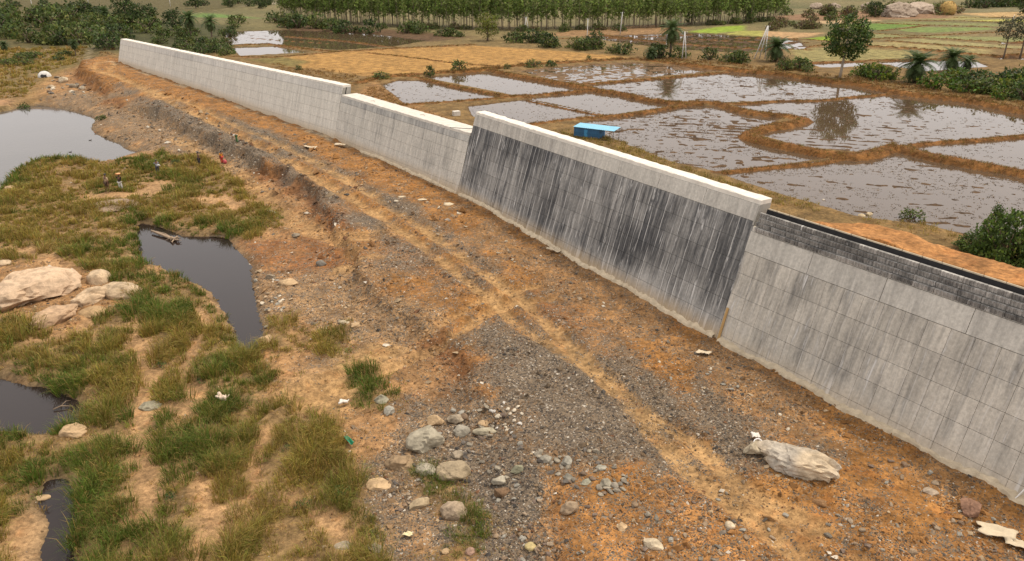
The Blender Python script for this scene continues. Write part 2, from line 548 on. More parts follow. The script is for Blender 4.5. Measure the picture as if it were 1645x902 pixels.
BUNDS = [  # (line, half width, height)
    ([(600, 118), (650, 122), (679, 126), (719, 136), (760, 144), (812, 153), (850, 156)], 0.8, 0.45),
    ([(640, 168), (699, 165), (760, 161), (815, 156), (853, 153), (900, 149), (956, 144)], 0.9, 0.5),
    ([(780, 112), (800, 116), (866, 128), (913, 136), (943, 141), (960, 145), (1000, 151), (1046, 161), (1099, 166), (1149, 166), (1200, 180), (1260, 186), (1293, 193)], 1.2, 0.65),
    ([(1293, 193), (1262, 201), (1235, 205), (1210, 213), (1203, 219), (1233, 229), (1283, 239), (1350, 251), (1400, 248), (1433, 237), (1473, 246), (1533, 259), (1645, 279), (1760, 300)], 1.3, 0.75),
    ([(847, 160), (900, 171), (946, 180), (978, 185)], 0.45, 0.3),
    ([(800, 206), (863, 198), (933, 190), (986, 186), (1033, 180), (1086, 171), (1119, 166)], 0.8, 0.5),
    ([(913, 137), (1000, 130), (1083, 123), (1169, 115)], 0.7, 0.35),
    ([(1100, 104), (1169, 112), (1200, 115), (1267, 121), (1333, 131), (1383, 136), (1439, 148), (1499, 156), (1566, 163), (1645, 180), (1760, 200)], 1.6, 0.8),
    ([(1160, 166), (1200, 165), (1250, 161), (1316, 160), (1366, 155), (1433, 150)], 0.8, 0.35),
    ([(1433, 240), (1463, 233), (1499, 228), (1566, 224), (1645, 218), (1760, 212)], 0.8, 0.4),
    ([(1150, 276), (1200, 271), (1250, 266), (1316, 260), (1352, 253)], 0.7, 0.35),
    ([(580, 132), (604, 126), (660, 120), (730, 116), (780, 112), (850, 104), (960, 98), (1020, 96), (1100, 104)], 1.3, 0.6),
    ([(370, 74), (430, 71), (480, 77), (540, 83), (640, 78), (760, 72)], 1.2, 0.5),
    ([(590, 85), (650, 91), (719, 100), (789, 106)], 0.8, 0.35),
    ([(372, 91), (440, 92), (500, 87), (560, 82)], 1.0, 0.4),
    ([(460, 58), (510, 62), (560, 66), (640, 77)], 0.8, 0.35),
    ([(400, 60), (450, 64), (526, 69)], 0.5, 0.25),
    ([(900, 62), (1000, 60), (1110, 55)], 0.8, 0.35), ([(960, 55), (1050, 66), (1180, 76), (1300, 80)], 0.9, 0.4),
    ([(1110, 62), (1200, 66), (1300, 69)], 0.7, 0.35), ([(1180, 60), (1280, 63), (1340, 68), (1300, 76)], 0.8, 0.5),
    ([(1390, 53), (1475, 58), (1560, 54), (1640, 50)], 0.8, 0.6), ([(1395, 63), (1480, 61), (1586, 67), (1650, 68)], 0.9, 0.6),
    ([(1420, 66), (1491, 71), (1613, 79), (1660, 80)], 0.9, 0.6), ([(1393, 75), (1480, 80), (1586, 90), (1660, 88)], 1.1, 0.8),
    ([(1290, 101), (1386, 97.5), (1500, 95), (1560, 92)], 0.8, 0.4), ([(1404, 37), (1488, 41), (1600, 44)], 0.8, 0.6),
    ([(1457, 34), (1540, 34), (1640, 38)], 0.8, 0.6), ([(1413, 50), (1462, 45), (1490, 41)], 0.8, 0.5), ([(1531, 29), (1640, 28.5)], 0.9, 0.5),
]
BUNDS = [(smooth_line(GP(l, PZ + 0.3), 3), w * 0.92, h * 1.1) for l, w, h in BUNDS]
WET = {  # flooded paddies: outline, height of the mud about the water (negative: open water), roughness of the mud
    'a': ([(612, 138), (640, 129), (690, 130), (815, 156), (740, 163), (650, 168)], 0.02, 0.16),
    'b': ([(680, 125), (770, 116), (860, 127), (950, 144), (900, 150), (830, 155)], 0.025, 0.14),
    'c': ([(758, 188), (750, 171), (847, 160), (978, 186), (900, 197), (820, 204)], -0.02, 0.1),
    'd': ([(847, 159), (956, 146), (1090, 170), (980, 186)], -0.02, 0.09),
    'e': ([(830, 115), (920, 106), (1010, 101), (1090, 106), (1175, 114), (920, 137)], 0.1, 0.16),
    'f': ([(935, 139), (1169, 116), (1270, 122), (1383, 138), (1433, 150), (1320, 160), (1160, 166), (1060, 163)], 0.045, 0.18),
    'g': ([(920, 200), (985, 188), (1110, 168), (1170, 174), (1200, 182), (1260, 190), (1206, 214), (1206, 224), (1300, 243), (1350, 253), (1250, 266), (1150, 277), (1080, 262)], 0.06, 0.19),
    'h': ([(1170, 168), (1250, 163), (1433, 150), (1499, 157), (1645, 182), (1760, 203), (1760, 213), (1645, 217), (1480, 231), (1430, 238), (1390, 247), (1290, 238), (1215, 216), (1300, 192), (1210, 180)], 0.045, 0.17),
    'i': ([(1440, 238), (1500, 229), (1645, 219), (1760, 214), (1760, 298), (1645, 277), (1530, 258)], 0, 0.12),
    'j': ([(1150, 278), (1250, 267), (1350, 254), (1430, 240), (1530, 261), (1645, 281), (1760, 302), (1760, 400), (1600, 395), (1500, 365), (1380, 350), (1250, 312)], 0.038, 0.18),
    'k': ([(360, 52), (460, 48), (600, 55), (690, 66), (630, 76), (540, 82), (480, 76), (400, 71), (365, 73)], 0.012, 0.17),
    'l': ([(372, 77), (443, 75), (500, 85), (385, 91)], -0.1, 0.06),
    'm': ([(935, 60), (1110, 53), (1280, 63), (1300, 79), (1200, 86), (1100, 82), (1000, 70)], 0.075, 0.17),
    'n': ([(1398, 101), (1464, 97.5), (1502, 96.5), (1568, 99), (1590, 108), (1507, 114), (1480, 116), (1430, 106)], -0.12, 0.05),
    'o': ([(1590, 93), (1720, 88), (1720, 98), (1608, 96)], -0.12, 0.05),
    'p': ([(1300, 103), (1392, 98.5), (1384, 108), (1320, 110)], -0.0, 0.10),
    'q': ([(1602, 68), (1700, 69), (1700, 72), (1610, 71.5)], -0.1, 0.05),
}
WET = {k: (GP(a, PZ), b, c) for k, (a, b, c) in WET.items()}
# wheel and foot tracks
TRACKS = [
    (on_bench([(175, 96), (151, 105), (160, 115), (208, 131), (276, 166), (339, 196), (391, 222), (444, 248), (520, 294), (600, 340), (680, 395), (760, 458), (830, 520), (925, 578), (982, 628), (1042, 689), (1126, 772), (1230, 850), (1320, 920), (1480, 1040)]), 0.50),
    (on_bench([(185, 101), (176, 112), (182, 119), (248, 147), (313, 170), (381, 204), (430, 222), (520, 268), (600, 315), (690, 375), (780, 440), (870, 512), (967, 603), (1027, 655), (1103, 702), (1149, 742), (1194, 784), (1300, 850), (1420, 930), (1600, 1060)]), 0.50),
    (GP([(395, 668), (440, 640), (520, 602), (600, 572), (700, 528), (780, 492), (860, 470)], 0.5), 0.40),
    (GP([(420, 690), (480, 645), (560, 612), (640, 580), (740, 536), (800, 506), (880, 488)], 0.5), 0.40),
    (GP([(285, 228), (330, 250), (380, 278), (420, 312), (470, 350), (560, 392), (640, 385)], 0.5), 0.9),
]
TRACKS = [(smooth_line(a, 4), w * 1.15) for a, w in TRACKS]
PATHS = [  # bare sand between the grass
    (GP([(225, 500), (222, 560), (240, 605), (225, 650), (228, 720), (240, 780), (215, 840)], 0), 0.75),
    (GP([(300, 735), (325, 770), (345, 830), (330, 880)], 0), 0.55),
    (GP([(240, 650), (290, 655), (320, 640), (300, 610)], 0), 0.65),
    (GP([(430, 690), (410, 730), (405, 790), (395, 835), (345, 890), (330, 940)], 0), 0.38),
    (GP([(300, 480), (330, 520), (310, 560), (300, 600), (340, 640)], 0), 0.35),
    (GP([(40, 905), (50, 860), (52, 835)], 0), 1.0),
    (GP([(150, 318), (190, 314), (230, 310), (260, 295)], 0), 2.1),
    (GP([(335, 320), (365, 320), (390, 330)], 0), 1.6),
    (GP([(0, 405), (40, 400), (100, 425)], 0), 0.8),
    (GP([(60, 545), (110, 540), (160, 500)], 0), 0.5),
    (GP([(470, 800), (520, 830), (560, 880)], 0), 0.4),
]
PATHS = [(smooth_line(a, 4), w * 1.05) for a, w in PATHS]


def side(x, y):
    """signed distance to the line of the wall: + on the land side"""
    d = dpoly(x, y, WEXT)
    poly = np.vstack([WEXT, [[4000, 3000], [4000, -300]]])
    return np.where(inpoly(x, y, poly), d, -d)


def fields(x, y):
    """bund height, wet mask (m inside), mud level, mud roughness"""
    b = np.zeros_like(x)
    for l, w, h in BUNDS:
        d = ldist(x, y, l, 8)
        wv = w * (0.8 + 0.5 * fbm(x, y, 2.2, 2, 77))
        b = np.maximum(b, h * (0.8 + 0.4 * fbm(x, y, 1.1, 2, 31)) * ss(1.35, 0.35, d / wv))
    wet = np.full_like(x, -30.0); lev = np.zeros_like(x); rg = np.zeros_like(x)
    for a, lv, r in WET.values():
        s = sdist(x, y, a, 12)
        m = s > wet
        wet = np.where(m, s, wet); lev = np.where(m, lv, lev); rg = np.where(m, r, rg)
    return b, wet, lev, rg


def height(x, y):
    x = np.asarray(x, float); y = np.asarray(y, float)
    sh = x.shape; x = x.ravel(); y = y.ravel()
    z = np.zeros_like(x)
    s = side(x, y)
    far = ss(185, 260, y)
    # river side
    r = s < 14
    if r.any():
        X, Y = x[r], y[r]
        plain = np.interp(Y, [0, 120, 165, 230, 320], [0.0, 0.0, 0.4, 1.4, 2.2]) + 0.5 * (fbm(X, Y, 9, 3, 3) - 0.5)
        bs = sdist(X, Y, BENCHP, 40) + 3.0 * (fbm(X, Y, 4.0, 3, 5) - 0.5) + 1.1 * (fbm(X, Y, 1.0, 2, 7) - 0.5)
        W = np.interp(Y, [40, 80, 110, 200], [5, 7, 16, 26])
        k = 0.66 * ss(-0.45, 0.25, bs) + 0.34 * ss(0, 1, bs / W + 1)
        h = plain + (bench(Y) + 0.15 * (fbm(X, Y, 6, 2, 8) - 0.5) - plain) * k
        rough = 0.75 * (fbm(X, Y, 2.4, 5, 21) - 0.5) + 0.13 * (vnoise(X / 0.4, Y / 0.4, 4) - 0.5) * ss(0.35, 0.6, fbm(X, Y, 4, 2, 22))
        rough *= 0.75 + 1.5 * np.exp(-(bs + 0.8) ** 2 / 3.0)
        for l, w in TRACKS:
            d = ldist(X, Y, l, 6)
            c = ss(w * 1.9, w * 0.5, d)
            rough = rough * (1 - 0.75 * c) - 0.21 * c + 0.15 * np.exp(-((d - w * 1.75) / 0.32) ** 2)
        for l, w in PATHS:
            d = ldist(X, Y, l, 6)
            rough -= 0.16 * ss(w * 2, w * 0.4, d)
        h = h + rough
        wd = np.full_like(X, -30.0)
        for p in POOLS.values():
            wd = np.maximum(wd, sdist(X, Y, p, 25) + 0.12 + 0.5 * (fbm(X, Y, 1.4, 3, 15) - 0.5))
        bank = WZ + 0.05 + np.where(wd < 0, -wd * 0.30 + 0.25 * ss(0, 1.2, -wd), 0) + 0.12 * (fbm(X, Y, 0.8, 2, 6) - 0.5)
        h = np.where(wd < 0, np.minimum(h, np.maximum(bank, WZ + 0.03)), np.minimum(h, WZ - 0.06 - 0.5 * np.clip(wd, 0, 3)))
        h = np.where((wd < -3), np.maximum(h, WZ + 0.12), h)
        z[r] = h
    # land side
    q = s > -14
    if q.any():
        X, Y = x[q], y[q]
        b, wet, lev, rg = fields(X, Y)
        h = PZ + 0.22 + 0.20 * (fbm(X, Y, 7, 3, 9) - 0.35) + 0.10 * (fbm(X, Y, 0.9, 2, 10) - 0.5)
        # plough and walking rows run with the paddies
        row = 0.035 * np.sin((X * 0.25 + Y * 0.97) * 2.9 + 2.2 * fbm(X, Y, 12, 2, 50))
        mud = PZ + lev - 0.098 + rg * 1.7 * (fbm(X * 0.85, Y, 1.1, 5, 12) - 0.5) + 0.05 * (fbm(X, Y, 9, 2, 13) - 0.5) + row * (rg > 0.165) * (0.3 + 1.2 * fbm(X, Y, 14, 2, 51))
        h = h + (mud - h) * ss(-0.5, 0.5, wet)
        h = np.maximum(h, PZ - 0.15 + b + (0.18 if False else 0.0)) + 0.0
        sd_ = s[q]
        zf = np.interp(Y, [0, 46, 58, 75, 110, 190, 230], [9.75, 9.6, 4.6, 4.2, 4.0, 4.0, 2.2])
        run = np.interp(Y, [0, 46, 58], [3.0, 3.0, 2.0])
        fill = zf - np.clip(sd_ - run, 0, None) * 0.42 + 0.7 * (fbm(X, Y, 2.2, 4, 40) - 0.5)
        h = np.where(fill > h, fill, h)
        k = np.where(far[q] > 0, ss(-14 * far[q] - 0.05, 14 * far[q] + 0.05, sd_), (sd_ > 0) * 1.0)
        z[q] = np.where(r[q], z[q] * (1 - k) + h * k, h)
    # far off, low swells
    z += 1.2 * ss(500, 1500, y) * fbm(x, y, 300, 2, 60)
    return z.reshape(sh)


def T(px, py, it=9):
    """where the line of sight through (px, py) meets the ground"""
    px = np.atleast_1d(np.asarray(px, float)); py = np.atleast_1d(np.asarray(py, float))
    z = np.full(px.shape, 1.0)
    for _ in range(it):
        x, y = G(px, py, z)
        z = 0.5 * z + 0.5 * height(x, y)
    x, y = G(px, py, z)
    return x, y, height(x, y)


def T1(px, py):
    x, y, z = T(px, py)
    return float(x[0]), float(y[0]), float(z[0])


# ------------------------------------------------------------------ what the ground is made of
GR = [  # outline, tufts per m2, greenness bias, straw bias, height
    ([(-120, 330), (0, 292), (20, 268), (60, 254), (110, 250), (160, 258), (235, 256), (255, 248), (330, 262), (385, 298), (435, 340), (440, 362), (405, 386), (350, 383), (262, 368), (232, 362),
      (222, 400), (245, 432), (290, 448), (325, 468), (360, 505), (380, 560), (240, 560), (215, 480), (150, 435), (100, 415), (0, 425), (-120, 450)], 3.2, 0.36, 0.25, 0.80),
    ([(-150, 505), (0, 505), (60, 530), (100, 545), (150, 515), (215, 490), (250, 455), (290, 470), (385, 562), (445, 605), (430, 640), (480, 650), (545, 690), (565, 745), (600, 830), (632, 920),
      (640, 1010), (-150, 1010)], 4.2, 0.53, 0.18, 0.98),
    ([(422, 508), (472, 508), (475, 566), (418, 566)], 2.6, 0.3, 0.2, 0.7),
    ([(505, 525), (565, 520), (560, 578), (512, 575)], 2.4, 0.35, 0.2, 0.6),
    ([(478, 520), (505, 530), (500, 560), (478, 560)], 1.3, 0.3, 0.3, 0.5),
    ([(565, 605), (592, 585), (640, 635), (625, 668), (572, 662)], 3.4, 0.8, 0.05, 0.8),
    ([(660, 755), (720, 762), (785, 828), (798, 880), (700, 900), (735, 830), (665, 785)], 2.8, 0.85, 0.05, 0.6),
    ([(412, 330), (452, 338), (452, 368), (415, 370)], 3.0, 0.5, 0.1, 0.7),
    ([(-80, 85), (140, 85), (130, 108), (70, 130), (42, 160), (-80, 172)], 0.55, 0.15, 0.45, 0.8),
    ([(400, 585), (445, 570), (450, 620), (400, 615)], 2.4, 0.5, 0.15, 0.7),
]
GRASSP = [GP(q[0], 0.0) for q in GR]
C_SOIL = (0.36, 0.172, 0.053); C_ORANGE = (0.405, 0.195, 0.065); C_SAND = (0.46, 0.29, 0.14); C_TAN = (0.43, 0.262, 0.115)
C_RED = (0.30, 0.125, 0.042); C_GREY = (0.19, 0.145, 0.095); C_MUD = (0.125, 0.075, 0.038); C_STRAW = (0.40, 0.225, 0.070)
C_BUND = (0.20, 0.092, 0.027); C_DRY = (0.215, 0.135, 0.052); C_OLIVE = (0.15, 0.125, 0.04)
RZONES = [  # on the river side: outline, colour, softness, crushed stone
    (GP([(130, 150), (260, 180), (340, 220), (420, 270), (360, 268), (250, 250), (190, 235), (140, 205), (60, 165)], 0.6), (0.34, 0.215, 0.11), 2.0, 0.45),
    (GP([(420, 390), (560, 350), (600, 430), (560, 470), (460, 450)], 0.5), C_RED, 1.5, 0.35),
    (GP([(430, 440), (600, 450), (730, 530), (560, 600), (430, 600), (425, 520)], 0.4), (0.38, 0.235, 0.115), 2.0, 0.40),
    (on_bench([(190, 132), (300, 184), (380, 224), (440, 252), (520, 300), (640, 376), (720, 430), (690, 432), (600, 384), (556, 342), (490, 292), (440, 260), (380, 232), (268, 178), (208, 148)]), (0.15, 0.125, 0.095), 0.8, 0.62),
    (on_bench([(330, 172), (460, 225), (600, 300), (740, 385), (860, 480), (900, 500), (780, 430), (600, 322), (480, 258), (380, 205)]), (0.19, 0.145, 0.095), 0.5, 0.621),
    (on_bench([(640, 375), (760, 420), (900, 500), (820, 520), (700, 440), (590, 385)]), (0.30, 0.16, 0.07), 1.5, 0.55),
    (on_bench([(740, 545), (870, 525), (990, 550), (1150, 590), (1300, 680), (1380, 740), (1300, 765), (1120, 770), (1010, 770), (930, 750), (850, 700), (790, 640)]), C_GREY, 1.0, 0.66),
    (on_bench([(880, 500), (1050, 560), (1300, 680), (1250, 720), (1000, 590), (860, 525)]), (0.27, 0.15, 0.068), 1.3, 0.5),
    (on_bench([(800, 470), (930, 470), (1010, 540), (900, 520)]), C_RED, 1.3, 0.4),
    (on_bench([(740, 330), (1150, 555), (1600, 810), (1560, 830), (1250, 690), (1050, 590), (800, 420)]), (0.36, 0.20, 0.085), 1.0, 0.35),
    (on_bench([(820, 760), (1000, 770), (1250, 770), (1700, 860), (1800, 1100), (850, 1100), (880, 850)]), C_ORANGE, 1.6, 0.38),
    (on_bench([(1180, 760), (1300, 740), (1500, 800), (1640, 850), (1500, 840), (1300, 810)]), (0.36, 0.175, 0.062), 1.0, 0.36),
    (GP([(640, 640), (760, 600), (830, 720), (800, 760), (700, 720)], 0.3), (0.28, 0.17, 0.085), 1.2, 0.55),
    (GP([(560, 690), (640, 720), (680, 860), (650, 1000), (590, 860)], 0.1), (0.33, 0.21, 0.11), 1.0, 0.55),
    (GP([(690, 860), (860, 790), (900, 960), (700, 1000)], 0.2), (0.37, 0.215, 0.10), 1.0, 0.4),
    (GP([(775, 770), (800, 765), (830, 830), (800, 840)], 0.2), C_GREY, 0.4, 0.9),
    (GP([(440, 610), (540, 600), (600, 580), (560, 680), (470, 670)], 0.2), C_TAN, 1.2, 0.12),
    (GP([(530, 395), (640, 372), (650, 390), (560, 408)], 0.8), C_TAN, 1.0, 0.1),
]
LZONES = [  # on the land side
    ([(480, 108), (440, 95), (560, 83), (760, 74), (900, 82), (1010, 93), (900, 100), (780, 110), (700, 117), (600, 124)], C_STRAW, 2.0, 'straw'),
    ([(392, 97), (450, 92), (500, 100), (470, 108)], (0.20, 0.155, 0.05), 2.0, 'ground'),
    ([(560, 170), (600, 130), (650, 165), (745, 200), (740, 215), (640, 190)], (0.30, 0.165, 0.065), 2.0, 'ground'),
    ([(440, 36), (560, 42), (760, 60), (690, 68), (560, 56), (460, 50)], C_MUD, 4.0, 'ground'),
    ([(860, 58), (935, 47), (1060, 40), (1110, 45), (1060, 55), (940, 60)], (0.30, 0.18, 0.085), 3.0, 'ground'),
    ([(1105, 52), (1150, 44), (1195, 41), (1195, 50), (1150, 54)], (0.27, 0.36, 0.045), 2.0, 'crop'),
    ([(1165, 55), (1190, 50), (1228, 50), (1228, 60), (1190, 59)], (0.34, 0.32, 0.08), 1.5, 'crop'),
    ([(1228, 51), (1290, 53), (1324, 53), (1302, 59), (1270, 62), (1228, 60)], (0.46, 0.29, 0.14), 1.5, 'crop'),
    ([(1349, 41), (1404, 38), (1480, 41), (1413, 49), (1386, 48)], (0.14, 0.22, 0.04), 1.5, 'crop'),
    ([(1440, 49), (1475, 44), (1590, 45), (1595, 48), (1502, 53), (1462, 52)], (0.19, 0.24, 0.07), 1.5, 'crop'),
    ([(1290, 63), (1335, 58), (1345, 67)], (0.24, 0.33, 0.03), 1.2, 'crop'),
    ([(1391, 55), (1473, 57), (1418, 63), (1391, 62)], (0.24, 0.23, 0.09), 1.5, 'crop'),
    ([(1489, 58), (1608, 60), (1660, 62), (1660, 67), (1586, 67), (1480, 61)], (0.24, 0.24, 0.09), 1.5, 'crop'),
    ([(1440, 65), (1475, 63), (1613, 73), (1660, 77), (1613, 78), (1491, 70)], (0.30, 0.26, 0.11), 1.5, 'crop'),
    ([(1393, 69), (1435, 68), (1590, 81), (1586, 88), (1480, 79), (1395, 74)], (0.32, 0.255, 0.105), 1.5, 'crop'),
    ([(1270, 80), (1335, 77), (1457, 82), (1502, 93), (1386, 97), (1285, 100)], (0.28, 0.235, 0.09), 2.0, 'crop'),
    ([(1309, 34), (1404, 32), (1420, 34), (1347, 39), (1315, 39)], (0.46, 0.32, 0.17), 1.5, 'crop'),
    ([(1531, 22), (1660, 19), (1660, 27), (1590, 28)], (0.48, 0.32, 0.14), 2.0, 'crop'),
    ([(1457, 28), (1544, 27), (1601, 29), (1524, 33), (1480, 31)], (0.30, 0.28, 0.10), 2.0, 'crop'),
    ([(1542, 33), (1660, 31), (1660, 37)], (0.40, 0.37, 0.09), 1.5, 'crop'),
    ([(1417, 37), (1457, 35), (1608, 39), (1601, 43), (1488, 40)], (0.22, 0.22, 0.08), 1.5, 'crop'),
    ([(1200, 30), (1330, 20), (1540, 12), (1530, 30), (1420, 32), (1300, 34)], (0.27, 0.16, 0.085), 4.0, 'ground'),
    ([(1580, 14), (1660, 12), (1660, 18), (1560, 20)], (0.22, 0.19, 0.10), 4.0, 'crop'),
    ([(-60, 0), (105, -1), (95, 3), (60, 6), (-60, 8)], (0.44, 0.28, 0.16), 5.0, 'crop'),
    ([(70, 5), (200, 1), (240, 9), (60, 12)], (0.15, 0.125, 0.11), 5.0, 'ground'),
    ([(10, 16), (120, 13), (190, 17), (330, 21), (420, 30), (260, 27), (60, 22)], (0.15, 0.24, 0.06), 5.0, 'crop'),
    ([(220, 4), (450, 3), (450, 7), (240, 8)], (0.34, 0.29, 0.20), 5.0, 'crop'),
    ([(-60, 26), (190, 26), (380, 42), (370, 85), (190, 85), (-60, 60)], (0.075, 0.075, 0.028), 8.0, 'ground'),
]
LZONES = [(GP(a, PZ + 0.2), c, s_, k) for a, c, s_, k in LZONES]
LEFTZ = [(GP([(-80, 70), (90, 75), (190, 85), (190, 100), (130, 108), (60, 135), (40, 165), (-80, 185)], 0.8), C_OLIVE, 5.0),
         (GP([(10, 72), (45, 68), (62, 76), (40, 82), (10, 80)], 0.9), (0.42, 0.27, 0.09), 3.0),
         (GP([(130, 88), (190, 78), (190, 92), (150, 96)], 1.2), (0.33, 0.165, 0.075), 3.0),
         (GP([(-40, 100), (30, 106), (22, 118), (-40, 112)], 0.5), (0.42, 0.30, 0.18), 3.0),
         (GP([(-40, 150), (30, 150), (30, 165), (-40, 182)], 0.1), (0.40, 0.23, 0.12), 3.0)]


def zone(x, y):
    """colour, share of crushed stone, kind of surface (0 ground, 1 road, 2 straw, 3 paddy, 4 crop, 5 bund)"""
    sh = x.shape
    s = side(x, y)
    n = len(x)
    c = np.zeros((n, 3)); g = np.zeros(n); k = np.zeros(n, int)
    wob = 1.5 * (fbm(x, y, 3.5, 3, 90) - 0.5)
    def put(m, col, a):
        c[m] += (np.array(col) - c[m]) * a[:, None]
    allm = np.ones(n, bool)
    land = ss(-1, 1, s / np.where(y > 190, 10, 0.2))
    # river side
    r = s < 20
    if r.any():
        X, Y, w = x[r], y[r], wob[r]
        cc = np.zeros((r.sum(), 3)) + np.array((0.38, 0.215, 0.095)); gg = np.full(r.sum(), 0.22)
        bs = sdist(X, Y, BENCHP, 30) + 3.0 * (fbm(X, Y, 4.0, 3, 5) - 0.5) + 1.1 * (fbm(X, Y, 1.0, 2, 7) - 0.5)
        a = ss(-1.0, 0.6, bs)
        cc += (np.array(C_SOIL) - cc) * a[:, None]; gg += (0.30 - gg) * a
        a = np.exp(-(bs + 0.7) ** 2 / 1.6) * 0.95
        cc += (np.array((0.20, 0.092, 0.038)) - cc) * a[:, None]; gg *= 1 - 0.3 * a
        for p, col, so in LEFTZ:
            a = ss(-so, so, sdist(X, Y, p, 20) + w * 2)
            cc += (np.array(col) - cc) * a[:, None]; gg *= 1 - 0.8 * a
        a = ss(175, 215, Y)
        cc += (np.array((0.12, 0.10, 0.04)) - cc) * a[:, None]; gg *= 1 - a
        for p, col, so, gr in RZONES:
            a = ss(-so - 0.9, so + 0.9, sdist(X, Y, p, 18) + w * 1.5 + (4.0 if 0.615 < gr < 0.63 else 15.0) * (fbm(X, Y, 5.0, 4, 97) - 0.5)) * 0.9
            cc += (np.array(col) - cc) * a[:, None]; gg += (gr - gg) * a
        for i, (l, wd) in enumerate(TRACKS):
            d = ldist(X, Y, l, 6) + 0.35 * w + 0.5 * (fbm(X, Y, 2.2, 3, 45) - 0.5)
            a = ss(wd * 1.6, wd * 0.6, d) * (0.9 if i < 2 else 0.7) * ss(0.12, 0.55, fbm(X, Y, 3.0, 5, 44))
            cc += (np.array(C_TAN) - cc) * a[:, None]; gg *= 1 - 0.6 * a
        for q_ in GRASSP:
            a = ss(-0.6, 0.8, sdist(X, Y, q_, 8) + w) * 0.75
            cc += (np.array((0.235, 0.16, 0.072)) - cc) * a[:, None]; gg *= 1 - 0.6 * a
        for l, wd in PATHS:
            a = 0.85 * ss(wd * 1.7, wd * 0.5, ldist(X, Y, l, 6) + 0.3 * w)
            cc += (np.array((0.45, 0.27, 0.13)) - cc) * a[:, None]; gg *= 1 - 0.9 * a
        wd = np.full_like(X, -30.0)
        for p in POOLS.values(): wd = np.maximum(wd, sdist(X, Y, p, 10))
        a = ss(-1.2, -0.1, wd + 0.4 * w)
        cc += (np.array((0.30, 0.215, 0.125)) * 0.8 - cc) * (a * 0.6)[:, None]
        a = ss(-0.25, 0.1, wd)
        cc += (np.array((0.11, 0.075, 0.04)) - cc) * a[:, None]
        mort = ss(0.9, 0.2, np.abs(s[r] + 2.7 + 0.5 * w)) * ss(0.45, 0.62, fbm(X, Y, 2.5, 3, 66))
        cc += (np.array((0.50, 0.40, 0.26)) - cc) * (mort * 0.8)[:, None]
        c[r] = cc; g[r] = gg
        tr = np.minimum(ldist(X, Y, TRACKS[0][0], 6), ldist(X, Y, TRACKS[1][0], 6))
        kk = np.where(tr < 1.6, 1, 0)
        k[r] = kk
    q = s > -20
    if q.any():
        X, Y, w = x[q], y[q], wob[q]
        m = q.sum()
        base = np.zeros((m, 3)) + np.array(C_DRY)
        f = fbm(X, Y, 40, 4, 71)[:, None]
        fr = ss(170, 330, Y)[:, None]
        base = base * (1 - fr) + fr * (np.array((0.10, 0.105, 0.04)) * (1 - f) + np.array((0.27, 0.21, 0.10)) * f)
        b, wet, lev, rg = fields(X, Y)
        kk = np.zeros(m, int); gg = np.zeros(m)
        zf = (s[q] < 16) & (Y < 62)
        a = ss(16, 9, s[q]) * ss(66, 54, Y)
        base += (np.array((0.42, 0.20, 0.07)) - base) * a[:, None]; gg += 0.2 * a
        for p, col, so, kd in LZONES:
            sdv = sdist(X, Y, p, 25)
            a = ss(-so, so, sdv + w)
            base += (np.array(col) * (0.9 + 0.2 * fbm(X, Y, 5, 3, 19))[:, None] - base) * a[:, None]
            kk = np.where((a > 0.5), {'straw': 2, 'crop': 4, 'ground': 0}[kd], kk)
        a = ss(-0.4, 0.4, wet)
        mudc = 0.8 * np.array(C_MUD) * (0.75 + 0.6 * fbm(X, Y, 2.0, 3, 23))[:, None]
        base += (mudc - base) * a[:, None]; kk = np.where(wet > 0, 3, kk)
        ec = (ss(-0.3, 0.3, sdist(X, Y, WET['e'][0], 10)))[:, None]
        base += (np.array((0.20, 0.125, 0.065)) - base) * ec * 0.8
        a = ss(0.05, 0.22, b)
        base += (np.array(C_BUND) * (0.75 + 0.6 * fbm(X, Y, 1.5, 3, 29))[:, None] - base) * a[:, None]; kk = np.where(b > 0.15, 5, kk)
        la = land[q][:, None]
        c[q] = np.where(r[q][:, None], c[q] * (1 - la) + base * la, base)
        g[q] = np.where(r[q], g[q] * (1 - land[q]), gg)
        k[q] = np.where(s[q] > 0, kk, k[q])
    return c, g, k


def steps(spans):
    out = [spans[0][0]]
    for a, b, st in spans:
        n = max(1, int(round((b - a) / st)))
        out += list(a + (b - a) * (np.arange(n) + 1) / n)
    return np.array(out)


def geo(a, b, st, gr=1.25):
    out = []; v = a; s_ = st
    while abs(v) < abs(b):
        s_ *= gr; v = v + math.copysign(s_, b); out.append(v)
    return out


ys = np.concatenate([steps([(14, 20, 0.6), (20, 60, 0.25), (60, 115, 0.38), (115, 200, 0.8), (200, 420, 1.8)]), geo(420, 3500, 2.0, 1.22)])
xs = np.concatenate([np.array(geo(-170, -2200, 2.0, 1.25))[::-1], steps([(-170, -80, 1.1), (-80, -32, 0.45), (-32, 36, 0.26), (36, 85, 0.42), (85, 200, 1.0)]), np.array(geo(200, 2200, 2.0, 1.25))])
GX, GY = np.meshgrid(xs, ys)
gx, gy = GX.ravel(), GY.ravel()
gz = height(gx, gy)
gcol, ggrav, gkind = zone(gx, gy)
nx, ny = len(xs), len(ys)
ii = (np.arange(ny - 1)[:, None] * nx + np.arange(nx - 1)[None, :]).ravel()
quads = np.stack([ii, ii + 1, ii + nx + 1, ii + nx], 1)
GZ = gz.reshape(ny, nx)


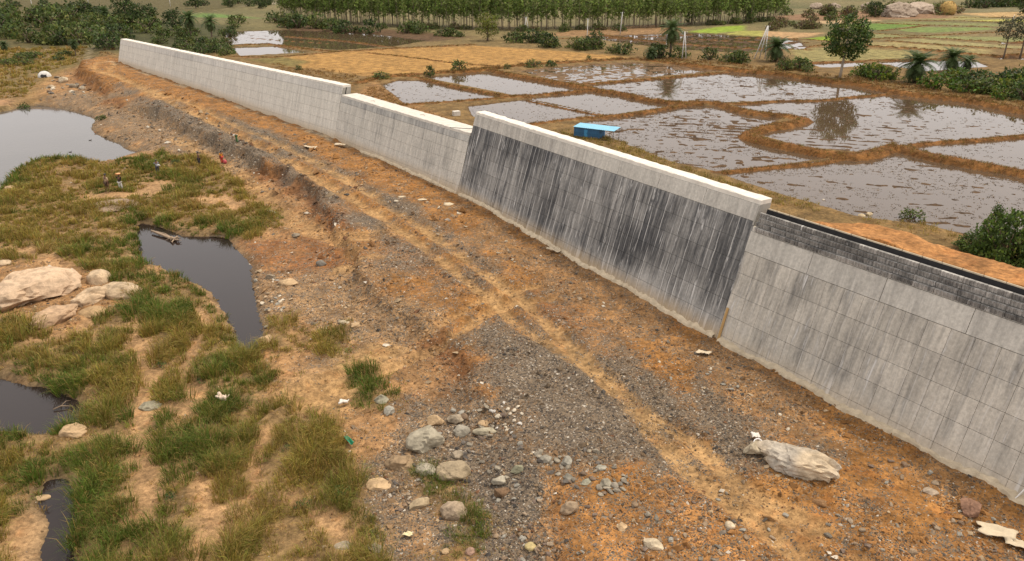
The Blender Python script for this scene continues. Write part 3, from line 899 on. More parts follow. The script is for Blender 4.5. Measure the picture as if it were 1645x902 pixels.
def height(x, y):
    """height of the built ground sheet"""
    x = np.asarray(x, float); y = np.asarray(y, float)
    i = np.clip(np.searchsorted(xs, x) - 1, 0, nx - 2); j = np.clip(np.searchsorted(ys, y) - 1, 0, ny - 2)
    fx = np.clip((x - xs[i]) / (xs[i + 1] - xs[i]), 0, 1); fy = np.clip((y - ys[j]) / (ys[j + 1] - ys[j]), 0, 1)
    return (GZ[j, i] * (1 - fx) + GZ[j, i + 1] * fx) * (1 - fy) + (GZ[j + 1, i] * (1 - fx) + GZ[j + 1, i + 1] * fx) * fy


# leave out what lies outside the place seen (behind the side edges, near)
cxm = gx[ii]; cym = gy[ii]
keep = np.abs(cxm) < cym * 0.78 + 24
quads = quads[keep]
fk = gkind[quads[:, 0]]
for kid, nm in ((0, 'ground'), (1, 'dirt_road'), (2, 'stubble_field'), (3, 'paddy_field'), (4, 'crop_field'), (5, 'earth_bund')):
    qq = quads[fk == kid]
    if not len(qq): continue
    used, inv = np.unique(qq, return_inverse=True)
    me = make_mesh(nm, np.stack([gx[used], gy[used], gz[used]], 1), inv.reshape(-1, 4), None, M['ground'], gcol[used], True, None, {'grav': ggrav[used]})
    tag(add(nm, me), kind='structure')


def water_sheet(name, x0, y0, x1, y1, z, mat, n=12):
    X, Y = np.meshgrid(np.linspace(x0, x1, n), np.linspace(y0, y1, n))
    i = (np.arange(n - 1)[:, None] * n + np.arange(n - 1)[None, :]).ravel()
    me = make_mesh(name, np.stack([X.ravel(), Y.ravel(), np.full(n * n, z)], 1), np.stack([i, i + 1, i + n + 1, i + n], 1), None, mat)
    return tag(add(name, me), kind='structure')


def poly_water(name, pl, z, mat, grow=1.8):
    pl = np.asarray(pl); c = pl.mean(0)
    d = pl - np.roll(pl, 1, 0); e = np.roll(pl, -1, 0) - pl
    t = d / (np.linalg.norm(d, axis=1)[:, None] + 1e-9) + e / (np.linalg.norm(e, axis=1)[:, None] + 1e-9)
    nr = np.stack([t[:, 1], -t[:, 0]], 1); nr /= np.linalg.norm(nr, axis=1)[:, None] + 1e-9
    if not np.sum(pl[:, 0] * np.roll(pl[:, 1], -1) - np.roll(pl[:, 0], -1) * pl[:, 1]) > 0: nr = -nr
    P = pl + nr * grow
    bm = bmesh.new()
    f = bm.faces.new([bm.verts.new((p[0], p[1], z)) for p in P])
    if f.normal.z < 0 or f.calc_area() < 0: pass
    bmesh.ops.triangulate(bm, faces=[f]); bmesh.ops.recalc_face_normals(bm, faces=bm.faces)
    for f in bm.faces:
        if f.normal.z < 0: f.normal_flip()
    me = bpy.data.meshes.new(name); bm.to_mesh(me); bm.free(); me.materials.append(mat)
    return tag(add(name, me), kind='structure')


poly_water('river', POOLS['river'], WZ, M['river'])
poly_water('river_pool', POOLS['pool'], WZ, M['pool'], 0.8)
poly_water('river_pool', POOLS['side_pool'], WZ, M['pool'], 0.8)
poly_water('river_pool', POOLS['creek'], WZ, M['pool'], 0.8)
# flooded paddies: one level sheet that shows where the mud lies below it
wp = np.vstack([v[0] for v in WET.values()])
near = WLINE - np.array([s['n'] for s in SECT] + [SECT[3]['n']]) * 6
near = near[(near[:, 1] > 62) & (near[:, 1] < 170)]
pw = np.array([[42, 62], [150, 62], [330, 200], [330, 420], [-150, 420], [-150, 300], [-95, 205]])
pw = np.vstack([pw, near[::-1], [[14, 66]]])
bm = bmesh.new()
f = bm.faces.new([bm.verts.new((p[0], p[1], PZ)) for p in pw])
bmesh.ops.triangulate(bm, faces=[f]); bmesh.ops.recalc_face_normals(bm, faces=bm.faces)
for f in bm.faces:
    if f.normal.z < 0: f.normal_flip()
me = bpy.data.meshes.new('paddy_water'); bm.to_mesh(me); bm.free(); me.materials.append(M['paddy'])
tag(add('paddy_water', me), kind='structure')

# ------------------------------------------------------------------ the wall, four lifts of battered concrete
def wpt(S, u, z, off=0.0):
    """point on the battered face: u metres along, height z, off = metres out of the face"""
    p = S['p'] + S['d'] * u - S['n'] * BATTER * z
    k = 1 / math.sqrt(1 + BATTER * BATTER)
    return np.array([p[0] + S['n'][0] * off * k, p[1] + S['n'][1] * off * k, z + off * BATTER * k])


def footz(S, u):
    p = S['p'] + S['d'] * u
    return float(bench(p[1]))


BOXQ = [[0, 1, 3, 2], [4, 6, 7, 5], [0, 4, 5, 1], [2, 3, 7, 6], [0, 2, 6, 4], [1, 5, 7, 3]]


def slab_mesh(name, S, u0, u1, za, zb, t0, t1, mat, za1=None, zb1=None, cham=0.0):
    """a slab on the face between u0..u1 and heights za..zb (za1, zb1 at the u1 end), from depth t0 out to t1"""
    za1 = za if za1 is None else za1; zb1 = zb if zb1 is None else zb1
    V = []; uv = []; fa = []
    for t in (t0, t1):
        c = cham if t == t1 else 0.0
        for u, a, b, sg in ((u0, za, zb, 1), (u1, za1, zb1, -1)):
            for z, sz in ((a, 1), (b, -1)):
                V.append(wpt(S, u + sg * c, z + sz * c, t)); uv.append((u + S['u0'], z)); fa.append(z - footz(S, u))
    Q = [[0, 2, 3, 1], [4, 5, 7, 6], [0, 1, 5, 4], [2, 6, 7, 3], [0, 4, 6, 2], [1, 3, 7, 5]]
    return make_mesh(name, V, Q, None, mat, None, False, uv, {'foot': fa})


def strip_mesh(name, S, us, prof, mat, jit=None):
    """loft a closed profile along the wall; prof(u) -> list of (off from face line at that height, z) """
    V = []; n = None
    uv = []; fa = []
    for u in us:
        pr = prof(u); n = len(pr)
        for (back, z) in pr:
            p = S['p'] + S['d'] * u - S['n'] * (BATTER * z + back)
            V.append((p[0], p[1], z)); uv.append((u + S['u0'], z)); fa.append(z - footz(S, u))
    Q = []
    m = len(us)
    for i in range(m - 1):
        for j in range(n):
            a = i * n + j; b = i * n + (j + 1) % n
            Q.append([a, b, b + n, a + n])
    bm = bmesh.new()
    vs = [bm.verts.new(v) for v in V]
    for q in Q: bm.faces.new([vs[i] for i in q])
    bm.faces.new([vs[j] for j in range(n)]); bm.faces.new([vs[(m - 1) * n + j] for j in range(n)][::-1])
    bmesh.ops.recalc_face_normals(bm, faces=bm.faces)
    ul = bm.loops.layers.uv.new('UVMap')
    bm.verts.index_update()
    for f in bm.faces:
        for l in f.loops: l[ul].uv = uv[l.vert.index]
    me = bpy.data.meshes.new(name); bm.to_mesh(me); bm.free()
    at = me.attributes.new('foot', 'FLOAT', 'POINT'); at.data.foreach_set('value', np.array(fa, np.float32))
    me.materials.append(mat)
    return me


ua = 0
for S in SECT:
    S['u0'] = ua; ua += S['L'] + 7.3
M['cA'] = m_concrete('grey_formed_concrete', (0.50, 0.46, 0.39), (0.14, 0.135, 0.125), -0.04, 0.75, 0.16, 0.30, 0.35, 0.0, 7.2, 0.0)
M['cB'] = m_concrete('black_stained_concrete', (0.38, 0.365, 0.335), (0.062, 0.063, 0.065), 0.13, 0.95, 0.26, 0.85, 0.75, 1.2, 9.2)
M['cC'] = m_concrete('pale_formed_concrete', (0.53, 0.50, 0.435), (0.16, 0.155, 0.145), -0.14, 0.40, 0.08, 0.12, 0.65, 2.0, 8.0)
M['cD'] = m_concrete('new_pale_concrete', (0.60, 0.565, 0.49), (0.20, 0.19, 0.175), -0.30, 0.35, 0.05, 0.0, 0.6, 3.0, 9.0)
M['band'] = m_concrete('smooth_band_concrete', (0.50, 0.47, 0.41), (0.30, 0.28, 0.25), -0.12, 0.10, 0.1, 0, 0, 0, 20)
M['bandC'] = m_concrete('pale_band_concrete', (0.47, 0.455, 0.41), (0.22, 0.215, 0.205), 0.0, 0.10, 0.1, 0, 0, 0, 20)
M['bandD'] = m_concrete('new_band_concrete', (0.58, 0.55, 0.49), (0.3, 0.29, 0.27), -0.2, 0.10, 0.1, 0, 0, 0, 20)


def wall_lift(S, label, ztop, zband, crestw, pw, ph, mat, bandmat, ch=0.005, back_to=-1.0, ztop1=None, jag=0.0):
    """one lift: core, formwork panels, smooth band under the crest, crest slab, mortar spilt along the foot"""
    ztop1 = ztop if ztop1 is None else ztop1
    L = S['L']
    root = empty('concrete_wall', (float(S['p'][0]), float(S['p'][1]), 0))
    root['label'] = label; root['category'] = 'wall'; root['kind'] = 'thing'
    inv = Matrix.Translation((-root.location.x, -root.location.y, 0))
    def part(name, me):
        me.transform(inv)
        return add(name, me, root)
    zt = lambda u: ztop + (ztop1 - ztop) * u / L
    zb = lambda u: zt(u) - (ztop - zband)
    us = np.linspace(0, L, max(2, int(L / 4)))
    part('core', strip_mesh('core', S, us, lambda u: [(0.05, -1.4), (0.05, zt(u) - 0.30), (crestw + 0.04, zt(u) - 0.30), (crestw + 0.04 + 1.5, -1.4)], M['core']))
    uf = np.linspace(0, L, max(2, int(L / 0.45)))
    j1 = {float(u): (random.gauss(0, .010), random.gauss(0, .012), max(0, random.gauss(-.02, .035))) for u in uf}
    part('crest_slab', strip_mesh('crest_slab', S, uf, lambda u: [(0.016, zt(u) - 0.296), (-0.004 + j1[float(u)][0], zt(u) - 0.03 - j1[float(u)][2]), (0.02 + j1[float(u)][2] * 1.4, zt(u) + j1[float(u)][1]), (crestw + j1[float(u)][0] * 3, zt(u) - j1[float(u)][1]), (crestw + 0.02, zt(u) - 0.296)], M['crest']))
    nb = max(1, int(round(L / (pw * 4))))
    for i in range(nb):
        u0, u1 = L * i / nb, L * (i + 1) / nb
        part('coping', slab_mesh('coping', S, u0 + 0.008, u1 - 0.008, zb(u0), zt(u0) - 0.30, -0.10, 0.03, bandmat, zb(u1), zt(u1) - 0.30, 0.01))
    nc = int(round(L / pw)); W = L / nc
    for c in range(nc):
        u0, u1 = c * W, (c + 1) * W
        lo = min(footz(S, u0), footz(S, u1)) - 0.6
        z = zb(u0) - 0.012; z1 = zb(u1) - 0.012
        while max(z, z1) > lo:
            a, a1 = z - ph, z1 - ph
            t = 0.004 + random.random() * 0.010
            part('panel', slab_mesh('panel', S, u0 + 0.004, u1 - 0.004, a + 0.005, z - 0.005, -0.05, t, mat, a1 + 0.005, z1 - 0.005, ch))
            z, z1 = a, a1
    return root, part


def mortar_strip(S, part, u0, u1, wmin, wmax, seed):
    """lumpy mortar and laitance left along the foot"""
    n = int((u1 - u0) / 0.22)
    rr = np.random.default_rng(seed)
    us = np.linspace(u0, u1, n)
    w = wmin + (wmax - wmin) * fbm(us, us * 0 + seed, 2.4, 4, seed) + rr.normal(0, 0.05, n)
    K = 4
    q = []; fzs = []
    for i, u in enumerate(us):
        fz = footz(S, u)
        base = S['p'] + S['d'] * u - S['n'] * BATTER * fz
        for j in range(K):
            q.append(base + S['n'] * (w[i] * j / (K - 1) - 0.12)); fzs.append(fz)
    q = np.array(q); gzv = height(q[:, 0], q[:, 1]); V = []
    for i in range(n * K):
        f = (i % K) / (K - 1)
        top = (0.30 - 0.22 * f) * (0.7 + 0.6 * rr.random()) if i % K < K - 1 else -0.12
        V.append((q[i][0], q[i][1], max(gzv[i], fzs[i] - 0.25) + top))
    Q = [[i * K + j, i * K + j + 1, (i + 1) * K + j + 1, (i + 1) * K + j] for i in range(n - 1) for j in range(K - 1)]
    return part('spilt_mortar', make_mesh('spilt_mortar', V, Q, None, M['mortar'], None, False))


# A: the unfinished lift at the right, with ribbed courses and a black form board on top
A = SECT[0]
rootA, partA = wall_lift(A, 'grey concrete wall at the right with a black board and ribbed courses along its top', 8.62, 6.95, 2.6, 1.30, 1.45, M['cA'], M['band'])
pl_u = 1.22
rib = MB()
rib.box((0, 0.03, 0), (pl_u - 0.03, 0.16, 0.275))
for i in range(6):
    rib.box((-pl_u / 2 + 0.12 + i * 0.196, -0.065, 0.0), (0.075, 0.05, 0.255))
ribme = rib.mesh('ribbed_course', None)
RZ0, RH = 8.34, 0.325
ang = math.atan2(A['d'][1], A['d'][0])
nrow = int(A['L'] / pl_u)
for r in range(4):
    for c in range(nrow):
        u = (c + 0.5 + (0.06 if r % 2 else 0)) * pl_u
        if u > A['L'] - 0.55: continue
        me = ribme.copy(); me.materials.append(M['rib'])
        z = RZ0 + RH * (r + 0.5)
        P = wpt(A, u, z, 0.06 - 0.035 * r + random.uniform(-0.012, 0.012))
        lean = -0.06
        X = Vector((A['d'][0], A['d'][1], 0)); Yv = Vector((-A['n'][0], -A['n'][1], 0)); Z = Vector((0, 0, 1))
        Rm = Matrix((X, Yv, Z)).transposed().to_4x4() @ Matrix.Rotation(-lean, 4, 'X')
        me.transform(Matrix.Translation(P) @ Rm)
        uv = me.uv_layers.new(name='UVMap')
        for pol in me.polygons:
            for li in pol.loop_indices:
                co = me.vertices[me.loops[li].vertex_index].co
                uv.data[li].uv = (A['u0'] + u + random.uniform(-0.01, 0.01) + (co - Vector(P)).dot(X), co.z * 3 + r * 4 + c * 1.7)
        partA('ribbed_course', me)
ZB0, ZB1 = 9.62, 9.90
kb = 12
for c in range(kb):
    u0, u1 = A['L'] * c / kb, A['L'] * (c + 1) / kb - (0 if c < kb - 1 else 0.5)
    me = slab_mesh('form_board', A, u0 + 0.006, u1 - 0.006, ZB0 - 0.15, ZB1 + 0.01 * random.random(), -0.34, -0.26, M['black'])
    partA('form_board', me)
me = strip_mesh('back_lift', A, np.linspace(0, A['L'] - 0.5, 12), lambda u: [(0.35, 8.6), (0.36, ZB1 - 0.02), (0.44, ZB1 - 0.03), (0.46, 8.6)], M['mortar'])
partA('board_edge', me)
rb = MB().tube([(0, 0, -0.2), (0.01, 0, 0.2)], 0.010, 5).mesh('rebar', M['steel'])
for i in range(int(A['L'] / 1.1)):
    u = 0.3 + i * 1.1 + random.uniform(-0.1, 0.1)
    if u > A['L'] - 0.6: break
    P = wpt(A, u, ZB1, -0.33)
    o = add('rebar', rb, rootA, (P[0] - rootA.location.x, P[1] - rootA.location.y, ZB1 - 0.02 + random.uniform(-0.08, 0.03)), (random.uniform(-.15, .15), random.uniform(-.15, .15), 0))
mortar_strip(A, partA, 0, A['L'] - 0.3, 0.15, 0.75, 3)

# B: the tall black-stained lift
B = SECT[1]
rootB, partB = wall_lift(B, 'tall concrete wall lift with black stains, white lime streaks and a pale crest', 10.35, 8.95, 1.05, 1.25, 1.36, M['cB'], M['band'])
mortar_strip(B, partB, 0.2, B['L'] - 0.3, 0.15, 0.65, 7)
# end of the crest that stands above the next lift: a notch with a dark joint
me = slab_mesh('joint_strip', B, -0.02, 0.10, 8.7, 10.0, 0.031, 0.05, M['core']); partB('joint_strip', me)
# C: lower middle lift
Cc = SECT[2]
rootC, partC = wall_lift(Cc, 'lower middle wall lift of light grey concrete with a wide pale crest', 8.10, 7.15, 2.3, 1.25, 1.15, M['cC'], M['bandC'], ztop1=8.25)
mortar_strip(Cc, partC, 0.2, Cc['L'] - 8, 0.1, 0.6, 9)
# D: the long far lift
D = SECT[3]
rootD, partD = wall_lift(D, 'long pale new concrete wall running away to the far left', 9.45, 8.25, 1.25, 2.5, 1.2, M['cD'], M['bandD'], ztop1=8.85)
me = slab_mesh('water_stop', D, -0.03, 0.0, 8.35, 9.3, -0.62, -0.50, M['black']); partD('water_stop', me)

# ------------------------------------------------------------------ grasses
def blades(cx, cy, cz, rad, hgt, nb, width, col, droop=0.55, lean=None, colvar=0.25, rng=R):
    """tufts of bent blades: arrays per tuft -> V, Q, T, C"""
    nb = np.asarray(nb, int); idx = np.repeat(np.arange(len(cx)), nb); n = len(idx)
    a = rng.uniform(0, 2 * np.pi, n); rr = rad[idx] * np.sqrt(rng.uniform(0, 1, n))
    ox, oy = np.cos(a) * rr, np.sin(a) * rr
    bx, by, bz = cx[idx] + ox, cy[idx] + oy, cz[idx] - 0.05
    L = hgt[idx] * rng.uniform(0.55, 1.15, n)
    a2 = a + rng.normal(0, 0.9, n)
    sp = rng.uniform(0.1, 0.9, n) * droop + 0.35 * rr / (rad[idx] + 1e-6) * droop
    dx, dy = np.cos(a2) * sp, np.sin(a2) * sp
    if lean is not None: dx = dx + lean[0][idx]; dy = dy + lean[1][idx]
    mx, my, mz = bx + dx * L * 0.35, by + dy * L * 0.35, bz + L * 0.62 / np.sqrt(1 + 0.25 * sp ** 2)
    hd = np.hypot(dx, dy)
    tx, ty = bx + dx * L * 1.05, by + dy * L * 1.05
    tz = bz + L * np.clip(1.02 - 0.55 * hd ** 1.5, 0.28, 1.0)
    w = width[idx] * rng.uniform(0.7, 1.3, n) * 0.5
    wa = rng.uniform(0, np.pi, n); wx, wy = np.cos(wa) * w, np.sin(wa) * w
    V = np.stack([np.stack([bx - wx, by - wy, bz], 1), np.stack([bx + wx, by + wy, bz], 1),
                  np.stack([mx + wx * .8, my + wy * .8, mz], 1), np.stack([mx - wx * .8, my - wy * .8, mz], 1), np.stack([tx, ty, tz], 1)], 1).reshape(-1, 3)
    k = np.arange(n) * 5
    Q = np.stack([k, k + 1, k + 2, k + 3], 1); Tt = np.stack([k + 3, k + 2, k + 4], 1)
    c = col[idx] * (1 + colvar * rng.normal(0, 1, (n, 1))) * (1 + 0.10 * rng.normal(0, 1, (n, 3)))
    c = np.clip(c, 0.008, 0.7)
    dead = rng.uniform(0, 1, n) < 0.14
    c[dead] = STRAW * rng.uniform(0.6, 1.0, (dead.sum(), 1))
    C = np.repeat(c, 5, 0)
    return V, Q, Tt, C


def join(parts):
    V = []; Q = []; Tt = []; C = []; o = 0
    for v, q, t, c in parts:
        V.append(v); Q.append(q + o); Tt.append(t + o); C.append(c); o += len(v)
    return np.concatenate(V), np.concatenate(Q), np.concatenate(Tt), np.concatenate(C)


def scatter_px(poly, n, margin=0):
    """n random survey points inside an outline on the photograph, laid on the ground"""
    p = np.array(poly, float)
    x = R.uniform(p[:, 0].min(), p[:, 0].max(), n); y = R.uniform(p[:, 1].min(), p[:, 1].max(), n)
    m = inpoly(x, y, p)
    return T(x[m], y[m], 7)


def scatter_m(poly, dens, z=0.0):
    """points at dens per square metre inside an outline"""
    w = GP(poly, z)
    x0, y0 = w.min(0); x1, y1 = w.max(0)
    n = int((x1 - x0) * (y1 - y0) * dens)
    x = R.uniform(x0, x1, n); y = R.uniform(y0, y1, n)
    m = inpoly(x, y, w)
    x, y = x[m], y[m]
    return x, y, height(x, y)


GREEN = np.array((0.098, 0.138, 0.018)); OLIVE = np.array((0.27, 0.205, 0.042)); STRAW = np.array((0.40, 0.26, 0.085)); BROWN = np.array((0.20, 0.115, 0.04)); LUSH = np.array((0.06, 0.12, 0.02))
parts = []
for poly, dens, gb, sb, hh in GR:
    x, y, z = scatter_m(poly, dens)
    if not len(x): continue
    keep = fbm(x, y, 3.2, 3, 101) > (0.33 if dens > 1 else 0.33)
    if hh >= 0.79: keep = fbm(x, y, 1.8, 3, 103) > 0.335
    for l, w in PATHS: keep &= ldist(x, y, l, 6) > w * (0.35 + 0.7 * R.uniform(0, 1, len(x)))
    for p in POOLS.values(): keep &= sdist(x, y, p, 8) < -0.05
    keep &= z > WZ + 0.05
    x, y, z = x[keep], y[keep], z[keep]
    n = len(x)
    d = np.hypot(x, y)
    g = fbm(x, y, 6, 3, 55) + gb - 0.5 + R.normal(0, 0.09, n); st = fbm(x, y, 4, 3, 56) + sb - 0.5 + R.normal(0, 0.08, n)
    edge = np.full(n, -9.0)
    for p in POOLS.values(): edge = np.maximum(edge, sdist(x, y, p, 8))
    g += 0.35 * ss(-2.2, -0.4, edge)
    col = (OLIVE + (GREEN - OLIVE) * ss(0.30, 0.70, g)[:, None]) * (0.75 + 0.5 * fbm(x, y, 1.6, 2, 58))[:, None]
    col = col + (STRAW - col) * (ss(0.42, 0.72, st) * 0.8)[:, None]
    size = (0.45 + 0.75 * ss(0.25, 0.75, fbm(x, y, 2.2, 3, 59))) * R.uniform(0.6, 1.25, n)
    near = np.clip(45 / d, 0.3, 1.5)
    nb = (46 * near * size).astype(int) + 8
    wd = np.clip(0.023 * d / 36, 0.020, 0.16)
    lean = (0.22 * np.cos(12 * fbm(x, y, 2.5, 2, 61)), 0.22 * np.sin(12 * fbm(x, y, 2.5, 2, 61)))
    parts.append(blades(x, y, z, 0.42 * size, hh * size * R.uniform(0.75, 1.25, n), nb, wd, col, 0.75, lean))
    # short turf and dead stalks between and around the tussocks
    p = np.array(poly, float); w_ = GP(p, 0.0)
    x0, y0 = w_.min(0) - 2; x1, y1 = w_.max(0) + 2
    m_ = int((x1 - x0) * (y1 - y0) * (3.4 if dens > 1 else 0.4))
    x = R.uniform(x0, x1, m_); y = R.uniform(y0, y1, m_)
    sdv = sdist(x, y, w_, 6)
    kp = R.uniform(0, 1, m_) < ss(-1.8, 1.0, sdv + 1.5 * (fbm(x, y, 2.0, 3, 63) - 0.5)) * ss(0.30, 0.52, fbm(x, y, 1.7, 3, 64))
    for l, w in PATHS: kp &= ldist(x, y, l, 6) > w * R.uniform(0.3, 1.1, m_)
    for q_ in POOLS.values(): kp &= sdist(x, y, q_, 8) < -0.1
    x, y = x[kp], y[kp]; z = height(x, y); kp = z > WZ + 0.05; x, y, z = x[kp], y[kp], z[kp]; n = len(x)
    if n:
        d = np.hypot(x, y); tt = R.uniform(0, 1, (n, 1))
        col = np.where(tt < 0.45, OLIVE, np.where(tt < 0.8, STRAW, BROWN * 1.2))
        parts.append(blades(x, y, z, np.full(n, 0.28), R.uniform(0.12, 0.36, n), (10 * np.clip(45 / d, 0.4, 1.3)).astype(int) + 3, np.clip(0.03 * d / 36, 0.026, 0.16), col, 1.1))
V, Q, Tt, C = join(parts)
print('grass tris', len(Q) * 2 + len(Tt))
tag(add('grass', make_mesh('grass', V, Q, Tt, M['grass'], C)), 'olive and green tussock grass covering the river bank', 'grass', kind='stuff')

# dry grass on the bunds, field edges and behind the wall; stubble in the paddies
parts = []
for l, w, h in BUNDS:
    seg = np.linalg.norm(np.diff(l, axis=0), axis=1); tot = seg.sum()
    dmid = float(np.hypot(*l.mean(0)))
    n = int(tot * w * np.clip(700 / dmid, 1.2, 8.0))
    t = R.uniform(0, tot, n); cs = np.concatenate([[0], np.cumsum(seg)])
    x = np.interp(t, cs, l[:, 0]) + R.normal(0, w * 0.55, n); y = np.interp(t, cs, l[:, 1]) + R.normal(0, w * 0.55, n)
    z = height(x, y); k = z > PZ + 0.08; x, y, z = x[k], y[k], z[k]; n = len(x)
    if n == 0: continue
    c = BROWN * (0.8 + 0.6 * R.uniform(0, 1, (n, 1))) + (R.uniform(0, 1, (n, 1)) < 0.25) * (OLIVE * 0.7 - BROWN)
    parts.append(blades(x, y, z, np.full(n, 0.3), np.full(n, 0.38), np.full(n, 12), np.clip(0.00042 * np.hypot(x, y) * np.ones(n), 0.03, 0.2), c, 1.0))
ROUGH = [  # outline, tufts per m2, colour, height
    ([(560, 172), (600, 132), (650, 166), (745, 200), (760, 178), (740, 222), (640, 195)], 1.3, BROWN * 1.3, 0.4),
    ([(890, 210), (960, 205), (1080, 262), (1240, 310), (1350, 345), (1200, 320), (1000, 250)], 2.2, OLIVE * 0.9, 0.5),
    ([(1240, 300), (1400, 340), (1520, 365), (1620, 400), (1500, 380), (1300, 335)], 1.6, OLIVE, 0.5),
    ([(1290, 338), (1400, 352), (1560, 395), (1660, 430), (1660, 455), (1500, 405), (1380, 368)], 0.8, BROWN * 1.2, 0.3),
    ([(600, 128), (780, 113), (900, 101), (1020, 96), (1170, 105), (1330, 128), (1440, 146), (1660, 180), (1660, 168), (1450, 135), (1250, 108), (1050, 92), (800, 105)], 0.9, BROWN * 1.1, 0.7),
    ([(430, 100), (560, 115), (640, 130), (560, 140), (460, 118)], 0.7, BROWN * 1.3, 0.4),
    ([(130, 78), (195, 70), (190, 95), (120, 100)], 0.3, BROWN, 0.8),
]
for poly, dens, cc, hh in ROUGH:
    w = GP(poly, PZ + 0.3)
    x0, y0 = w.min(0); x1, y1 = w.max(0)
    n = int((x1 - x0) * (y1 - y0) * dens); x = R.uniform(x0, x1, n); y = R.uniform(y0, y1, n)
    m = inpoly(x, y, w) & (fbm(x, y, 4, 3, 140) > 0.4); x, y = x[m], y[m]; n = len(x)
    z = height(x, y); k = (z > PZ + 0.05) & (side(x, y) > 1.0); x, y, z = x[k], y[k], z[k]; n = len(x)
    if not n: continue
    c = cc * (0.65 + 0.7 * R.uniform(0, 1, (n, 1)))
    parts.append(blades(x, y, z, np.full(n, 0.35), np.full(n, hh), np.full(n, 14), np.clip(0.00045 * np.hypot(x, y), 0.03, 0.2), c, 0.8))
V, Q, Tt, C = join(parts)
print('dry grass tris', len(Q) * 2 + len(Tt))
tag(add('dry_grass', make_mesh('dry_grass', V, Q, Tt, M['grass'], C)), 'brown dry grass on the paddy bunds and field edges', 'grass', kind='stuff')

parts = []
for key, dens in (('a', .5), ('b', .4), ('c', .6), ('d', .6), ('e', 1.0), ('f', 1.1), ('g', 2.6), ('h', 1.6), ('i', 1.2), ('j', 2.6), ('k', .12)):
    w = WET[key][0]
    x0, y0 = w.min(0); x1, y1 = w.max(0)
    n = int((x1 - x0) * (y1 - y0) * dens); x = R.uniform(x0, x1, n); y = R.uniform(y0, y1, n)
    m = inpoly(x, y, w) & (fbm(x * 0.5, y, 3, 3, 12 if key in 'gj' else 145) > 0.42); x, y = x[m], y[m]
    if key == 'h':
        rw = np.sin((x * 0.55 + y * 0.83) * 4.2); m = rw > 0.2; x, y = x[m], y[m]
    n = len(x)
    if not n: continue
    c = np.array((0.085, 0.055, 0.026)) * (0.6 + 0.9 * R.uniform(0, 1, (n, 1)))
    parts.append(blades(x, y, np.full(n, PZ - 0.02), R.uniform(0.06, 0.26, n), np.full(n, 0.17), np.full(n, 7), np.clip(0.0007 * np.hypot(x, y), 0.04, 0.16), c, 1.2))
V, Q, Tt, C = join(parts)
tag(add('paddy_stubble', make_mesh('paddy_stubble', V, Q, Tt, M['grass'], C)), 'dark rotting rice stubble standing in the flooded paddies', 'stubble', kind='stuff')

# ------------------------------------------------------------------ crushed stone and clods too many to count
def pebbles(x, y, z, size, col, flat=0.6, rng=R):
    n = len(x)
    base = np.array([[1, 0, 0], [-1, 0, 0], [0, 1, 0], [0, -1, 0], [0, 0, 1], [0, 0, -1]], float)
    F = np.array([[0, 2, 4], [2, 1, 4], [1, 3, 4], [3, 0, 4], [2, 0, 5], [1, 2, 5], [3, 1, 5], [0, 3, 5]])
    P = base[None] * rng.uniform(0.6, 1.25, (n, 6, 1)) + rng.normal(0, 0.16, (n, 6, 3))
    P *= np.stack([rng.uniform(0.7, 1.3, n), rng.uniform(0.6, 1.0, n), rng.uniform(0.35, 0.8, n)], 1)[:, None, :]
    a = rng.uniform(0, 6.28, n); ca, sa = np.cos(a), np.sin(a)
    X = P[..., 0] * ca[:, None] - P[..., 1] * sa[:, None]; Y = P[..., 0] * sa[:, None] + P[..., 1] * ca[:, None]
    tl = rng.normal(0, 0.35, n)[:, None]
    Z = P[..., 2] + tl * X
    S2 = (size / 2)[:, None]
    V = np.stack([x[:, None] + X * S2, y[:, None] + Y * S2, z[:, None] + Z * S2 + 0.12 * S2], 2).reshape(-1, 3)
    Tt = (F[None] + (np.arange(n) * 6)[:, None, None]).reshape(-1, 3)
    return V, Tt, np.repeat(col, 6, 0)


PAL = np.array([(0.060, 0.052, 0.045), (0.10, 0.086, 0.070), (0.16, 0.13, 0.098), (0.21, 0.15, 0.095), (0.25, 0.15, 0.075), (0.38, 0.28, 0.17), (0.19, 0.095, 0.048)])
npt = 330000
px = R.uniform(-60, 1720, npt); py = 100 + 880 * R.uniform(0, 1, npt) ** 0.85
x, y = G(px, py, 0.6)
bz = np.where(sdist(x, y, BENCHP, 6) > 0, bench(y), 0.0)
x, y = G(px, py, bz); bz = np.where(sdist(x, y, BENCHP, 6) > 0, bench(y), 0.0); x, y = G(px, py, bz)
c_, g_, k_ = zone(x, y)
s_ = side(x, y)
acc = np.clip(g_ * 1.0, 0.20, 1) * (0.15 + 1.7 * ss(0.3, 0.7, fbm(x, y, 2.2, 4, 201)))
acc += 0.5 * np.exp(-(sdist(x, y, BENCHP, 8) + 1.2) ** 2 / 2.5)
for p in POOLS.values(): acc = np.where(sdist(x, y, p, 6) > 0.0, 0, acc)
ok = (R.uniform(0, 1, npt) < acc) & (s_ < -2.0) & (y > 20) & (y < 190)
gp = [np.array(q, float) for q, *_ in GR]
for q in gp[:3]: ok &= ~(inpoly(px, py, q) & (R.uniform(0, 1, npt) < 0.93))
x, y, g_, c_ = x[ok], y[ok], g_[ok], c_[ok]
z = height(x, y)
n = len(x); d = np.sqrt(x * x + y * y + 600)
size = np.clip(R.lognormal(-2.55, 0.58, n), 0.035, 0.55) * np.clip(d / 48, 0.85, 2.6)
pi_ = np.where(R.uniform(0, 1, n) < g_ * 0.85, R.integers(0, 4, n), R.integers(2, 7, n))
col = PAL[pi_] * R.uniform(0.7, 1.3, (n, 1))
own = R.uniform(0, 1, n) < 0.62 * (1 - g_)
col[own] = c_[own] * R.uniform(0.45, 0.95, (own.sum(), 1)); size[own] *= 1.35
wh = R.uniform(0, 1, n) < 0.025
